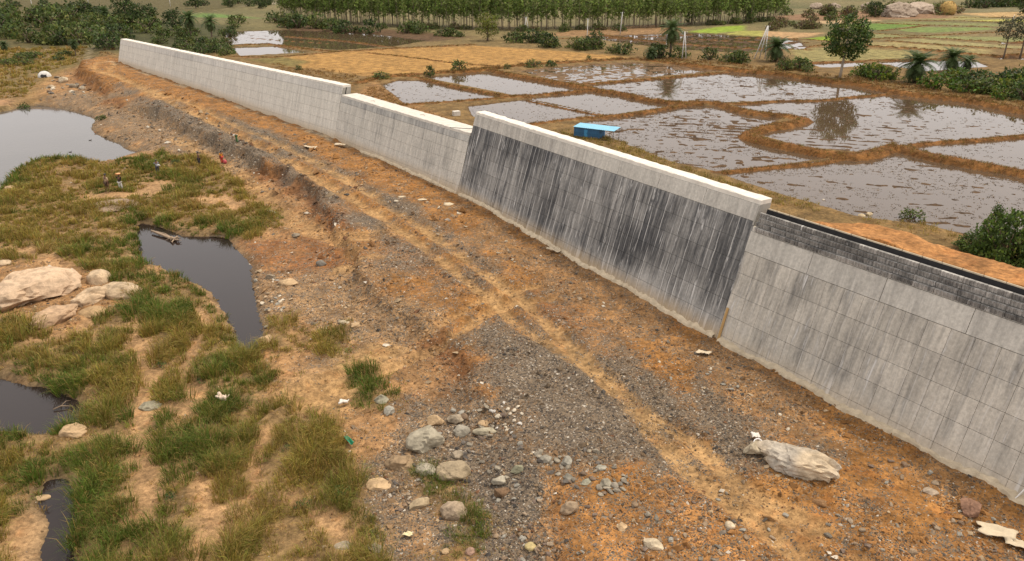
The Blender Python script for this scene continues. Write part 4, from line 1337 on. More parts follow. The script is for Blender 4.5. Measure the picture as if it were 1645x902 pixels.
col[wh] = np.array((0.55, 0.48, 0.38))
V, Tt, C = pebbles(x, y, z, size, np.clip(col, 0.02, 0.75))
print('gravel', n, len(Tt))
tag(add('gravel', make_mesh('gravel', V, None, Tt, M['stone'], C)), 'crushed stone and clods strewn over the road and slopes', 'gravel', kind='stuff')

# ------------------------------------------------------------------ stones one can pick out
def ico(sub):
    bm = bmesh.new(); bmesh.ops.create_icosphere(bm, subdivisions=sub, radius=1.0)
    bm.verts.ensure_lookup_table()
    V = np.array([v.co[:] for v in bm.verts]); F = np.array([[v.index for v in f.verts] for f in bm.faces]); bm.free()
    return V, F


ICO2, ICO3, ICO4 = ico(2), ico(3), ico(4)


def n3(P, sc, seed):
    """cheap 3-d noise, -0.5..0.5"""
    a = vnoise(P[:, 0] / sc + 3.1 * seed, P[:, 1] / sc + P[:, 2] / sc * 0.7, seed)
    b = vnoise(P[:, 1] / sc - 1.7 * seed, P[:, 2] / sc + P[:, 0] / sc * 0.6, seed + 9)
    c = vnoise(P[:, 2] / sc + 5.3, P[:, 0] / sc - P[:, 1] / sc * 0.5, seed + 17)
    return (a + b + c) / 3 - 0.5


def rock_mesh(name, dims, seed, angular=0.5, col=(0.35, 0.29, 0.22), base=ICO3, smooth=None, cracks=0, col2=None):
    rr = np.random.default_rng(seed)
    V, F = base[0].copy(), base[1]
    for i in range(int(9 + angular * 10)):
        nv = rr.normal(0, 1, 3); nv /= np.linalg.norm(nv)
        dd = rr.uniform(0.86, 0.97) - rr.uniform(0.15, 0.42) * angular
        h = V @ nv - dd
        V = V - np.where(h > 0, h, 0)[:, None] * nv * (0.75 + 0.25 * min(1, angular * 1.5))
    r = 1 + 0.6 * n3(V, 1.2, seed) + (0.12 + 0.25 * angular) * n3(V, 0.42, seed + 3) + 0.16 * n3(V, 0.16, seed + 5)
    V = V * r[:, None]
    for k in range(cracks):
        nv = rr.normal(0, 1, 3); nv[2] *= 0.5; nv /= np.linalg.norm(nv)
        dd = V @ nv - rr.uniform(-0.6, 0.6) + 0.15 * n3(V, 0.5, seed + 40 + k)
        V = V * (1 - 0.10 * np.exp(-(dd / 0.045) ** 2))[:, None]
    V *= np.array(dims) / 2
    if cracks > 6: V *= (1 + 0.35 * n3(V / max(dims), 0.13, seed + 60) + 0.25 * n3(V / max(dims), 0.05, seed + 61))[:, None]
    c = 0.74 * np.array(col)[None] * (1 + 0.5 * n3(V / max(dims), 0.35, seed + 11))[:, None]
    if col2 is not None:
        m = ss(-0.08, 0.12, n3(V / max(dims), 0.3, seed + 21))[:, None]
        c = c * (1 - m) + np.array(col2) * m
    return make_mesh(name, V, None, F, M['stone'], np.clip(c, 0.02, 0.8), angular < 0.32 if smooth is None else smooth)


PXM = lambda x, y, z: FPX / math.sqrt(x * x + y * y + (CAMH - z) ** 2)      # pixels of the photograph per metre there


def rock(px, py, w, label, cat='rock', name='boulder', asp=0.7, hi=0.6, ang=0.5, col=(0.36, 0.30, 0.23), seed=1, rot=0.0, sink=0.30, group=None, base=ICO3, tilt=0.0, cracks=0, col2=None, kind=None):
    x, y, z = T1(px, py + w * 0.12)
    W = w / PXM(x, y, z)
    o = add(name, rock_mesh(name, (W, W * asp, W * hi), seed, ang, col, base, None, cracks, col2), None, (x, y, z + W * hi * (0.5 - sink)), (tilt, tilt * 0.4, rot))
    tag(o, label, cat, group, kind)
    return o


GRAN = (0.56, 0.44, 0.31); TANS = (0.52, 0.38, 0.235); GREYS = (0.35, 0.30, 0.235); PALE = (0.66, 0.57, 0.43); BRN = (0.24, 0.155, 0.095); WHT = (0.70, 0.65, 0.57)
ROCKS = [
    (46, 460, 128, 'huge pale cracked granite boulder at the left edge among grass', .85, .46, .62, (0.58, .44, .32), 1, 0.7, .30, ICO4, 5),
    (94, 502, 84, 'long smooth tan boulder slab beside the huge cracked boulder', .42, .36, .65, (0.56, .40, .27), 2, 1.05, .30, ICO4, 2),
    (146, 476, 60, 'long pale boulder in the middle of the granite group', .5, .5, .6, (0.57, .44, .31), 3, 1.0, .28, ICO4, 2),
    (161, 448, 32, 'smaller upright pale boulder behind the granite group', .8, .85, .3, GRAN, 4, 0.3, .3, ICO3, 0),
    (196, 466, 56, 'pale boulder at the right end of the granite group', .7, .55, .25, GRAN, 5, -0.3, .35, ICO4, 1),
    (151, 497, 40, 'low orange-tan boulder in front of the granite group', .8, .4, .2, (0.46, .32, .18), 6, 0.2, .4, ICO3, 0),
    (122, 459, 18, 'small round stone between the big pale boulders', .9, .6, .2, GRAN, 7, 0, .35, ICO3, 0),
    (6, 422, 18, 'small pale rock at the left edge above the huge boulder', .8, .5, .3, GRAN, 8, 0, .35, ICO3, 0),
    (386, 458, 15, 'white stone standing in the dark pool', .9, .95, .25, PALE, 9, 0, .25, ICO3, 0),
    (398, 466, 9, 'flat tan stone in the pool beside the white stone', .6, .4, .3, TANS, 10, 0, .35, ICO3, 0),
    (435, 445, 20, 'grey angular rock on the pool shore', .8, .7, .7, GREYS, 11, 0.4, .3, ICO3, 0),
    (463, 453, 30, 'rounded tan rock on the shore right of the pool', .8, .5, .3, TANS, 12, 0.1, .35, ICO3, 0),
    (434, 341, 28, 'flat light grey rock above the pool by the dirt path', .7, .4, .8, (0.40, .38, .34), 13, 0.5, .3, ICO3, 0),
    (427, 546, 26, 'round dark-sided boulder at the near end of the pool', .9, .85, .2, TANS, 14, 0, .35, ICO3, 0),
    (184, 320, 78, 'flat pinkish rock slab under the two standing people', .75, .10, .35, (0.42, .32, .25), 15, 0.2, .45, ICO4, 3),
    (18, 301, 20, 'small tan rock by the river at the left edge', .8, .45, .4, TANS, 16, 0, .35, ICO3, 0),
    (27, 674, 34, 'round tan boulder standing in the left pool', .8, .75, .2, TANS, 17, 0, .3, ICO4, 0),
    (42, 688, 17, 'small tan stone beside the round boulder in the left pool', .8, .7, .2, TANS, 18, 0, .3, ICO3, 0),
    (117, 692, 38, 'tan boulder on the right bank of the left pool', .8, .6, .2, TANS, 19, 0, .35, ICO4, 0),
    (243, 648, 34, 'flat greenish grey rock in bare sand among grass', .7, .4, .4, (0.37, .35, .27), 20, 0.2, .4, ICO3, 0),
    (64, 798, 26, 'flat tan rock over the narrow creek', .5, .3, .4, TANS, 21, 0.2, .4, ICO3, 0),
    (613, 641, 28, 'upper grey-green angular rock at the grass clump', .8, .7, .8, (0.36, .35, .28), 22, 0.2, .3, ICO3, 0),
    (625, 660, 26, 'lower grey angular rock at the grass clump', .8, .6, .8, (0.38, .37, .33), 23, 0.9, .3, ICO3, 0),
    (684, 706, 68, 'large grey-tan wedge boulder, biggest of the middle group', .75, .65, .45, (0.40, .37, .30), 24, 0.3, .25, ICO4, 1),
    (701, 676, 32, 'tan blocky rock behind the large wedge boulder', .7, .7, .7, TANS, 25, 0.1, .3, ICO3, 0),
    (732, 672, 30, 'grey rock at the top of the middle rock group', .7, .6, .6, GREYS, 26, 0.4, .3, ICO3, 0),
    (741, 692, 30, 'upright grey rock right of the large wedge boulder', .7, .9, .5, (.38, .36, .31), 27, 0.5, .3, ICO3, 0),
    (780, 690, 44, 'long flat grey-green rock right of the middle group', .35, .3, .4, (.38, .35, .27), 28, 0.1, .3, ICO3, 0),
    (776, 680, 18, 'small tan rock behind the long flat rock', .8, .7, .6, TANS, 29, 0.3, .3, ICO3, 0),
    (643, 741, 46, 'rough brown-tan rock below the large wedge boulder', .8, .7, .6, (.37, .27, .17), 30, 0.2, .3, ICO4, 1),
    (682, 752, 40, 'low smooth grey rock between tan boulders', .7, .5, .2, (.37, .34, .28), 31, -0.2, .35, ICO3, 0),
    (730, 753, 60, 'broad rounded tan boulder below the middle group', .75, .55, .25, (.45, .37, .26), 32, -0.2, .3, ICO4, 0),
    (608, 774, 36, 'flat tan rock left of the stony strip', .8, .3, .3, TANS, 33, 0, .4, ICO3, 0),
    (673, 808, 38, 'long tilted tan stone beside the lower grass', .45, .45, .35, (.42, .34, .23), 34, 0.6, .25, ICO3, 0),
    (728, 820, 42, 'round pinkish boulder in the lower grass strip', .9, .75, .12, (.45, .36, .27), 35, 0, .25, ICO4, 0),
    (735, 731, 22, 'grey square stone above the broad tan boulder', .8, .7, .7, GREYS, 36, 0.3, .3, ICO3, 0),
    (830, 755, 24, 'green-grey angular stone left of the eroded bank', .8, .8, .8, (.33, .33, .24), 37, 0.4, .25, ICO3, 0),
    (805, 772, 28, 'pale grey flat-topped stone by the eroded bank', .8, .6, .8, (.45, .42, .35), 38, 0.1, .25, ICO3, 0),
    (805, 792, 24, 'brown stone below the pale flat-topped stone', .9, .8, .7, BRN, 39, 0.2, .25, ICO3, 0),
    (853, 877, 20, 'pale yellow stone near the bottom edge', .8, .6, .2, (.60, .50, .26), 40, 0.1, .3, ICO3, 0),
    (876, 737, 26, 'light grey angular stone at the head of the eroded bank', .8, .75, .8, (.40, .38, .33), 41, 0.2, .25, ICO3, 0),
    (910, 742, 24, 'grey angular stone right of the eroded bank head', .8, .75, .8, (.36, .35, .31), 42, 0.9, .25, ICO3, 0),
    (974, 776, 22, 'grey angular block on the gravel edge', .8, .7, .8, (.35, .33, .27), 43, 0.5, .25, ICO3, 0),
    (942, 773, 20, 'flat grey-green stone on the gravel edge', .7, .5, .7, (.36, .36, .29), 44, 0.2, .3, ICO3, 0),
    (914, 816, 30, 'tan rounded rock in the eroded gully', .85, .75, .45, (.40, .31, .22), 45, 0.3, .25, ICO3, 0),
    (1048, 873, 32, 'pale smooth oval stone near the bottom edge', .6, .5, .2, PALE, 46, -0.5, .3, ICO3, 0),
    (1173, 844, 16, 'pale round stone on the orange soil', .8, .8, .2, PALE, 47, 0, .3, ICO3, 0),
    (999, 846, 20, 'tan flat stone on the orange soil', .8, .5, .5, TANS, 48, 0.3, .3, ICO3, 0),
    (1020, 810, 16, 'brown angular stone on the lower track', .8, .6, .7, (.30, .22, .15), 49, 0, .3, ICO3, 0),
    (965, 750, 20, 'grey slab on the gravel road margin', .7, .4, .7, (.38, .37, .32), 50, 0.2, .3, ICO3, 0),
    (912, 767, 17, 'dark grey rounded stone in the gully head', .9, .8, .4, (.23, .22, .19), 51, 0, .3, ICO3, 0),
    (551, 873, 34, 'low grey rock sunk in grass at the bottom', .6, .4, .3, GREYS, 52, 0.2, .4, ICO3, 0),
    (601, 878, 32, 'grey-tan rock at the bottom edge of the grass', .6, .45, .3, (.38, .33, .25), 53, -0.2, .35, ICO3, 0),
    (756, 886, 18, 'pinkish stone at the bottom edge', .9, .8, .5, (.42, .28, .22), 54, 0, .3, ICO3, 0),
    (716, 886, 14, 'small tan block at the bottom edge', .9, .8, .8, TANS, 55, 0, .3, ICO3, 0),
    (1559, 816, 40, 'reddish boulder near the foot of the right wall', .8, .7, .6, (.34, .20, .14), 56, 0.3, .25, ICO4, 0),
    (1495, 789, 20, 'pale grey stone below the right wall', .8, .5, .5, (.48, .40, .32), 57, 0, .3, ICO3, 0),
    (1317, 806, 26, 'long brown stone below the big concrete lump', .45, .4, .8, (.34, .20, .10), 58, -0.5, .3, ICO3, 0),
    (516, 424, 16, 'dark grey round stone alone on the dirt slope', .9, .8, .3, (.24, .23, .21), 59, 0, .3, ICO3, 0),
    (553, 516, 24, 'long pale rock in the grass patch by the dirt slope', .5, .35, .5, PALE, 60, -0.3, .35, ICO3, 0),
    (571, 521, 20, 'tan rock at the end of the long pale rock', .7, .5, .5, TANS, 61, 0.2, .35, ICO3, 0),
    (621, 554, 14, 'bright white stone beside the side track', .9, .6, .7, WHT, 62, 0, .3, ICO3, 0),
    (721, 326, 20, 'pale flat slab by the wall foot near the lift joint', .7, .25, .7, PALE, 63, -0.3, .35, ICO3, 0),
    (679, 319, 16, 'pale flake on red soil left of the lift joint', .7, .25, .7, PALE, 64, -0.3, .35, ICO3, 0),
    (645, 315, 14, 'small pale flake beside the gravel track', .7, .25, .7, PALE, 65, 0, .35, ICO3, 0),
    (476, 377, 15, 'grey flat stone in the dirt below the scarp', .7, .4, .6, GREYS, 66, 0, .3, ICO3, 0),
    (719, 353, 13, 'light grey stone on the track below the lift joint', .8, .6, .7, (.45, .43, .40), 67, 0, .3, ICO3, 0),
    (1385, 347, 13, 'left cream block on the fill behind the black board', .8, .7, .8, (.62, .52, .36), 68, 0, .3, ICO3, 0),
    (1396, 344, 15, 'right cream block on the fill behind the black board', .8, .7, .8, (.62, .52, .36), 69, 0.3, .3, ICO3, 0),
    (1322, 322, 6, 'small white stone on the fill near the lift end', .8, .7, .8, WHT, 70, 0.3, .3, ICO2, 0),
    (102, 131, 14, 'pale angular block topping the rubble by the river', .8, .8, .8, PALE, 71, 0.2, .3, ICO3, 0),
    (82, 139, 15, 'tan slab at the left of the rubble by the river', .8, .4, .7, (.45, .37, .27), 72, 0.2, .3, ICO3, 0),
    (118, 139, 14, 'grey block in the middle of the far rubble', .8, .6, .8, GREYS, 73, 0.2, .3, ICO3, 0),
    (132, 142, 13, 'grey-tan block at the right of the far rubble', .8, .6, .8, (.36, .32, .26), 74, 0.8, .3, ICO3, 0),
    (43, 189, 24, 'flat tan rock islet in the river', .5, .18, .4, TANS, 75, 0, .35, ICO3, 0),
    (196, 243, 14, 'flat pale rock at the river point', .6, .3, .5, PALE, 76, 0, .35, ICO3, 0),
    (34, 257, 12, 'small tan rock awash in the river', .6, .3, .4, TANS, 77, 0, .35, ICO3, 0),
]
for (px, py, w, lab, asp, hi, an, co, sd_, rt, sk, bs, cr) in ROCKS:
    rock(px, py, w, lab, 'rock', 'boulder' if w > 30 else 'stone', asp, hi, max(an, .42) if w > 20 else an, tuple(np.array(co) * np.array((1.06, 1.0, .9))), sd_, rt, sk + .10, None, bs, 0, cr + (1 if w > 25 else 0))

# smaller stones: a few shapes, each stone an object
SHAPES = [rock_mesh('stone_shape', (1, 0.75, 0.55), 300 + i, 0.75, (0.9, 0.9, 0.9), ICO2, False) for i in range(7)]
def tinted(col, k, cache={}):
    key = (col, k)
    if key not in cache:
        me = SHAPES[k].copy(); a = me.color_attributes['col']
        b = np.ones(len(me.vertices) * 4, np.float32); a.data.foreach_get('color', b)
        b = b.reshape(-1, 4); b[:, :3] *= np.array(col) / 0.9; a.data.foreach_set('color', b.ravel()); cache[key] = me
    return cache[key]


def stones(poly, n, wpx, cols, label, group, flat=1.0):
    p = np.array(poly, float); k = 0
    while k < n:
        px = R.uniform(p[:, 0].min(), p[:, 0].max()); py = R.uniform(p[:, 1].min(), p[:, 1].max())
        if not inpoly(np.array([px]), np.array([py]), p)[0]: continue
        x, y, z = T1(px, py)
        W = R.uniform(*wpx) / PXM(x, y, z)
        me = tinted(cols[int(R.integers(0, len(cols)))], int(R.integers(0, 7)))
        o = add('stone', me, None, (x, y, z + 0.10 * W), (R.normal(0, .25), R.normal(0, .25), R.uniform(0, 6.28)), (W, W * R.uniform(.8, 1.2), W * R.uniform(.6, 1.1) * flat))
        tag(o, label, 'stone', group); k += 1


GCOL = [(.25, .215, .165), (.32, .275, .21), (.38, .325, .24), (.22, .155, .105), (.17, .145, .12)]
BCOL = [(.34, .24, .15), (.28, .19, .12), (.40, .30, .20), (.36, .33, .27), (.22, .16, .12)]
stones([(845, 715), (1000, 725), (1010, 800), (930, 800), (870, 770)], 46, (9, 17), GCOL, 'grey angular stone heaped on the gravel road margin', 'grey stones on the road margin')
stones([(690, 655), (800, 650), (860, 720), (840, 800), (770, 760), (700, 720)], 46, (8, 15), GCOL + BCOL, 'broken stone strewn between the boulders and the eroded bank', 'broken stones among the boulders')
stones([(780, 650), (835, 645), (850, 690), (800, 700)], 16, (7, 13), [WHT, PALE], 'white quartz stone scattered at the lip of the gravel bank', 'white stones at the gravel bank')
stones([(790, 800), (870, 780), (900, 902), (800, 902)], 30, (8, 14), BCOL, 'tan stone lying in the eroded gully at the bottom', 'stones in the gully')
stones([(930, 800), (1250, 790), (1500, 860), (1500, 902), (930, 902)], 46, (8, 15), BCOL + GCOL[:2], 'stone lying on the orange soil at the bottom', 'stones on the orange soil')
stones([(1330, 750), (1450, 730), (1620, 830), (1600, 890), (1450, 830)], 24, (8, 14), BCOL, 'brown stone on the soil below the right wall', 'stones below the right wall')
stones([(405, 420), (440, 430), (470, 480), (430, 540), (412, 480)], 26, (6, 11), [TANS, PALE, (.36, .33, .27)], 'small pale stone along the pool shore', 'stones on the pool shore')
stones([(640, 690), (700, 760), (680, 880), (600, 800)], 20, (7, 12), GCOL + BCOL, 'stone on the stony strip left of the boulders', 'stones on the stony strip')
stones([(90, 125), (145, 140), (150, 155), (60, 152)], 22, (5, 10), GCOL + [PALE], 'rubble block dumped at the river bend', 'rubble at the river bend')
stones([(560, 300), (720, 330), (1000, 500), (900, 480), (640, 345)], 20, (6, 11), [PALE, (.45, .36, .25), (.40, .30, .2)], 'pale flake lying along the foot of the wall', 'pale flakes by the wall', 0.45)
stones([(1000, 520), (1150, 570), (1380, 700), (1250, 690), (1050, 600)], 18, (6, 11), BCOL + [PALE], 'brown stone on the bank below the stained wall', 'stones below the stained wall', 0.7)

# the big crusted lump and the sack beside it
o = rock(1280, 735, 125, 'large pale crusted concrete lump lying on orange soil', 'concrete lump', 'concrete_lump', .52, .34, .6, (.70, .55, .37), 403, -0.62, .28, None, ICO4, 0, 9, (.46, .40, .32))
x, y, z = T1(1211, 728)
W = 40 / PXM(x, y, z)
sk = empty('cement_sack', (x, y, z)); tag(sk, 'torn whitish cement sack with a white strap beside the crusted lump', 'sack')
me = rock_mesh('sack_body', (W, W * .7, W * .62), 402, .7, (.58, .48, .33), ICO3, False); add('sack_body', me, sk, (0, 0, W * .2))
b = MB(); a = np.linspace(0, 2 * np.pi, 12)
b.tube(np.stack([0.15 + .22 * np.cos(a), 0.05 + .10 * np.sin(a), W * .42 + .16 * np.sin(a) + .05], 1), 0.035, 6); b.build('strap', M['white'], sk, True)

# ------------------------------------------------------------------ trees, palms and bushes
def leaf_quads(P, size, col, rng, up=0.3, var=0.3, asp=0.55):
    """one bent-free leaf card per point"""
    n = len(P)
    a = rng.normal(0, 1, (n, 3)); a[:, 2] += up * 0; a /= np.linalg.norm(a, axis=1)[:, None]
    b = rng.normal(0, 1, (n, 3)); b -= (b * a).sum(1)[:, None] * a; b /= np.linalg.norm(b, axis=1)[:, None]
    s_ = size * rng.uniform(0.6, 1.3, n)[:, None] * 0.5
    V = np.stack([P - a * s_, P + b * s_ * asp, P + a * s_, P - b * s_ * asp], 1).reshape(-1, 3)
    Q = np.arange(n * 4).reshape(-1, 4)
    c = np.clip(col * (1 + var * rng.normal(0, 1, (n, 1))) * (1 + 0.08 * rng.normal(0, 1, (n, 3))), 0.006, 0.6)
    return V, Q, np.repeat(c, 4, 0)


def clump_cloud(cent, rad, per, rng, flat=0.8):
    n = len(cent)
    d = rng.normal(0, 1, (n * per, 3)); d /= np.linalg.norm(d, axis=1)[:, None]
    r = rng.uniform(0.3, 1.0, (n * per, 1)) ** 0.6
    P = np.repeat(cent, per, 0) + d * r * np.repeat(rad, per)[:, None] * np.array((1, 1, flat))
    return P


def tree_meshes(seed, H, crown_lo, crown_r, trunk_r, nclump, per, leaf, col, bark, limbs=7, shape='oval', lean=0.25, ccol=None, lm='leaf'):
    """trunk and limbs in one part, foliage clumps in another"""
    rng = np.random.default_rng(seed)
    tb = MB()
    n = 7; zz = np.linspace(0, H * 0.82, n)
    off = np.cumsum(rng.normal(0, lean * H * 0.02, (n, 2)), 0); off[0] = 0
    P = np.column_stack([off, zz]); rr = trunk_r * np.linspace(1.15, 0.3, n)
    tb.tube(P, rr, 7)
    cents = []
    for i in range(limbs):
        t = rng.uniform(crown_lo * 0.9, 0.8) * H
        p0 = np.array([np.interp(t, zz, P[:, 0]), np.interp(t, zz, P[:, 1]), t])
        a = i * 2.4 + rng.uniform(-.5, .5); L = crown_r * rng.uniform(.55, .95)
        e = p0 + np.array([math.cos(a) * L, math.sin(a) * L, L * rng.uniform(.25, .9)])
        m = (p0 + e) / 2 + np.array([0, 0, -0.06 * L])
        tb.tube([p0, m, e], [trunk_r * .38, trunk_r * .24, trunk_r * .08], 5)
        cents += [e, m + rng.normal(0, .2, 3) * crown_r]
    c = []
    zc0, zc1 = crown_lo * H, H
    while len(c) < nclump:
        u = rng.uniform(-1, 1, 3)
        if np.linalg.norm(u) > 1: continue
        if np.linalg.norm(u) < rng.uniform(0, .75): continue
        z = (zc0 + zc1) / 2 + u[2] * (zc1 - zc0) / 2
        f = 1.0
        if shape == 'spire': f = 0.45 + 0.55 * (1 - abs(u[2] + 0.25))
        x = u[0] * crown_r * f + np.interp(z, zz, P[:, 0]); y = u[1] * crown_r * f + np.interp(z, zz, P[:, 1])
        c.append((x, y, z))
    c = np.array(c + [tuple(v) for v in cents])
    rad = crown_r * rng.uniform(.16, .34, len(c)) * (1.0 if shape != 'spire' else 1.15)
    Q = clump_cloud(c, rad, per, rng, .75)
    cc = np.repeat(np.clip(1 + 0.30 * rng.normal(0, 1, (len(c), 1)), .5, 1.7), per, 0) * np.array(col)
    if ccol is not None:
        pick = np.repeat(rng.uniform(0, 1, len(c)) < 0.3, per); cc[pick] = np.array(ccol)
    V, q, C = leaf_quads(Q, leaf, cc, rng)
    return tb.mesh('trunk', bark, True), make_mesh('crown', V, q, None, M[lm], C)


def tree(name, meshes, loc, sc, rz, label, cat='tree', group=None, kind=None):
    o = empty(name, loc, rz, (sc[0], sc[0], sc[1]) if isinstance(sc, tuple) else (sc, sc, sc))
    add('trunk', meshes[0], o); add('crown', meshes[1], o)
    return tag(o, label, cat, group, kind)


def bush_meshes(seed, nclump, per, leaf, col, ccol=None, flat=0.75, stems=6):
    rng = np.random.default_rng(seed)
    tb = MB(); c = []
    for i in range(stems):
        a = i * 6.28 / stems + rng.uniform(-.4, .4); L = rng.uniform(.35, .75)
        tb.tube([(0.05 * math.cos(a), 0.05 * math.sin(a), -0.1), (L * .5 * math.cos(a), L * .5 * math.sin(a), .45), (L * math.cos(a), L * math.sin(a), .8 * flat + .1)], [.05, .035, .012], 5)
    while len(c) < nclump:
        u = rng.uniform(-1, 1, 3); u[2] = abs(u[2])
        r = np.linalg.norm(u)
        if r > 1 or r < rng.uniform(0.2, .85): continue
        c.append((u[0] * .85, u[1] * .85, 0.08 + u[2] * flat * 1.25))
    c = np.array(c); rad = rng.uniform(.16, .32, len(c))
    P = clump_cloud(c, rad, per, rng, .8); P[:, 2] = np.maximum(P[:, 2], 0.0)
    cc = np.repeat(np.clip(1 + .32 * rng.normal(0, 1, (len(c), 1)), .45, 1.8), per, 0) * np.array(col)
    if ccol is not None:
        pick = np.repeat(rng.uniform(0, 1, len(c)) < 0.35, per); cc[pick] = np.array(ccol)
    V, q, C = leaf_quads(P, leaf, cc, rng)
    return tb.mesh('stem', M['bark'], True), make_mesh('foliage', V, q, None, M['leaf'], C)


def bush(meshes, px, py, wpx, label, hr=1.0, group=None, name='bush', cat='bush'):
    """px, py = middle of its foot, wpx = width on the photograph"""
    x, y, z = T1(px, py)
    Rr = wpx / PXM(x, y, z) / 2
    o = empty(name, (x, y, z - 0.05), R.uniform(0, 6.28), (Rr, Rr, Rr * hr))
    add('stem', meshes[0], o); add('foliage', meshes[1], o)
    return tag(o, label, cat, group)


DKG = (0.046, 0.070, 0.021); MDG = (0.078, 0.110, 0.028); OLG = (0.115, 0.130, 0.034); YLG = (0.13, 0.145, 0.022); BRG = (0.12, 0.085, 0.04); LMG = (0.085, 0.15, 0.022)
BUSH = {k: [bush_meshes(500 + 10 * i + j, 46, 8, .20, c, c2) for j in range(3)] for i, (k, c, c2) in enumerate(
    (('dark', DKG, MDG), ('mid', MDG, OLG), ('olive', OLG, MDG), ('brown', BRG, OLG), ('lime', LMG, YLG)))}


def pick(k): return BUSH[k][int(R.integers(0, 3))]


# palms
def palm_meshes(seed, H, nf, L, skirt=0.3, tr=0.22):
    rng = np.random.default_rng(seed)
    tb = MB(); n = 7
    zz = np.linspace(-0.2, H, n); P = np.column_stack([0.02 * H * np.sin(zz / H * 2.0), 0.0 * zz, zz])
    tb.tube(P, tr * np.array([1.3, 1.1, 1.0, .95, 1.0, 1.1, 1.25]), 8)
    for i in range(26):
        t = H * (.45 + .55 * i / 26); a = i * 2.4
        tb.tube([(tr * .7 * math.cos(a), tr * .7 * math.sin(a), t), (tr * 1.7 * math.cos(a), tr * 1.7 * math.sin(a), t + .16)], [.05, .02], 4)
    trunk = tb.mesh('trunk', M['bark'], False)
    V = []; Q = []; C = []; o = 0
    top = P[-1]
    for i in range(nf):
        a = i * 2.39996 + rng.uniform(-.2, .2); el = math.radians(80 - 125 * (i / nf) ** 0.9 + rng.uniform(-8, 8))
        if i > nf * (1 - skirt): el -= .25
        Lf = L * rng.uniform(.85, 1.1); m = 9
        p = top.copy(); d = el; pts = []
        for s_ in range(m):
            pts.append(p.copy()); p = p + Lf / (m - 1) * np.array([math.cos(a) * math.cos(d), math.sin(a) * math.cos(d), math.sin(d)]); d -= 0.15 + 0.05 * s_ / m
        pts = np.array(pts); side_ = np.array([-math.sin(a), math.cos(a), 0])
        base = np.array(DKG) * 1.35 if i < nf * .85 else np.array((.10, .075, .03))
        for k in range(1, m):
            for j in range(3):
                f = (k - 1 + j / 3) / (m - 1)
                q = pts[k - 1] + (pts[k] - pts[k - 1]) * j / 3; dr = pts[k] - pts[k - 1]; dr = dr / np.linalg.norm(dr)
                ll = L * .24 * math.sin(math.pi * min(.95, .18 + .8 * f)) + .05
                for sg in (-1, 1):
                    e = q + side_ * sg * ll * .8 + dr * ll * .5 + np.array([0, 0, -.22 * ll + rng.uniform(-.04, .06)])
                    w = dr * L * .018
                    V += [q - w, q + w, e + w * .3, e - w * .3]; Q.append([o, o + 1, o + 2, o + 3]); o += 4
                    c = base * rng.uniform(.7, 1.5); C += [c] * 4
    return trunk, make_mesh('crown', V, Q, None, M['leaf'], np.array(C))


def palm(px, py, hpx, label, meshes, H0, grp=None, name='palm_tree'):
    x, y, z = T1(px, py)
    k = hpx / PXM(x, y, z) / H0
    o = empty(name, (x, y, z), R.uniform(0, 6.28), (k, k, k)); add('trunk', meshes[0], o); add('crown', meshes[1], o)
    return tag(o, label, 'palm', grp)


PALL = palm_meshes(71, 5.0, 46, 3.0, .3); PALS = palm_meshes(72, 2.2, 50, 2.7, .35)
palm(1076, 93, 62, 'tall date palm rising above the bushes beyond the paddies', PALL, 7.6)
palm(1045, 97, 24, 'low dark palm at the foot of the tall date palm', PALS, 4.6)
palm(1246, 99, 44, 'bushy palm beside the white braced pole', PALS, 4.6)
palm(1469, 133, 54, 'dense drooping palm left of the pair by the far water', PALS, 4.6)
palm(1527, 116, 40, 'round palm standing before the pale strip of water', PALS, 4.6)
palm(1553, 114, 26, 'smaller dark palm right of the round palm', PALS, 4.6)
palm(341, 66, 40, 'dark shaggy palm right of the far wall end', PALL, 7.6)
palm(307, 62, 42, 'dark shaggy palm nearest the far wall end', PALL, 7.6)
palm(173, 46, 32, 'pale green palm in the far left scrub', PALL, 7.6)
palm(122, 90, 24, 'small lone palm on open ground left of the far wall', PALL, 7.6)
palm(8, 82, 16, 'small palm at the left edge of the yellow clearing', PALS, 4.6)

# named trees
def big_tree(px, py, hpx, label, seed, Hm, lo, cr, tr, ncl, per, leaf, col, ccol=None, bark='bark', name='broadleaf_tree', limbs=8, shape='oval', grp=None):
    x, y, z = T1(px, py); k = hpx / PXM(x, y, z) / Hm
    return tree(name, tree_meshes(seed, Hm, lo, cr, tr, ncl, per, leaf, col, M[bark], limbs, shape, .25, ccol), (x, y, z - .1), k, R.uniform(0, 6.28), label, 'tree', grp)


big_tree(1349, 126, 86, 'round-crowned green tree with a bare pale trunk at the paddy corner', 81, 9.0, .30, 3.1, .20, 150, 30, .36, (.050, .085, .018), (.10, .125, .02), 'palebark', limbs=10)
big_tree(783, 66, 42, 'yellow-green round tree in front of the eucalyptus plantation', 82, 7.0, .12, 3.1, .25, 90, 18, .42, YLG, OLG)
big_tree(955, 78, 28, 'dark bushy tree by a white pole before the plantation', 83, 5.0, .08, 2.4, .2, 70, 16, .4, DKG, MDG)
big_tree(1612, 93, 52, 'tall sparse grey-green tree at the right edge', 84, 8.0, .40, 2.6, .16, 50, 14, .36, (.07, .075, .04), None)
big_tree(1638, 95, 58, 'second sparse grey tree cut by the right edge', 85, 8.0, .42, 2.8, .16, 50, 14, .36, (.07, .075, .04), None)
big_tree(205, 46, 42, 'largest dark tree of the far left scrub', 86, 9.0, .15, 3.8, .3, 80, 16, .6, DKG, MDG)
big_tree(235, 44, 34, 'dark spreading tree right of the largest scrub tree', 87, 8.0, .12, 4.0, .3, 80, 16, .6, DKG, MDG)
big_tree(140, 36, 26, 'dark round tree in the middle of the far scrub', 88, 6.0, .1, 3.4, .25, 60, 16, .6, DKG, MDG)
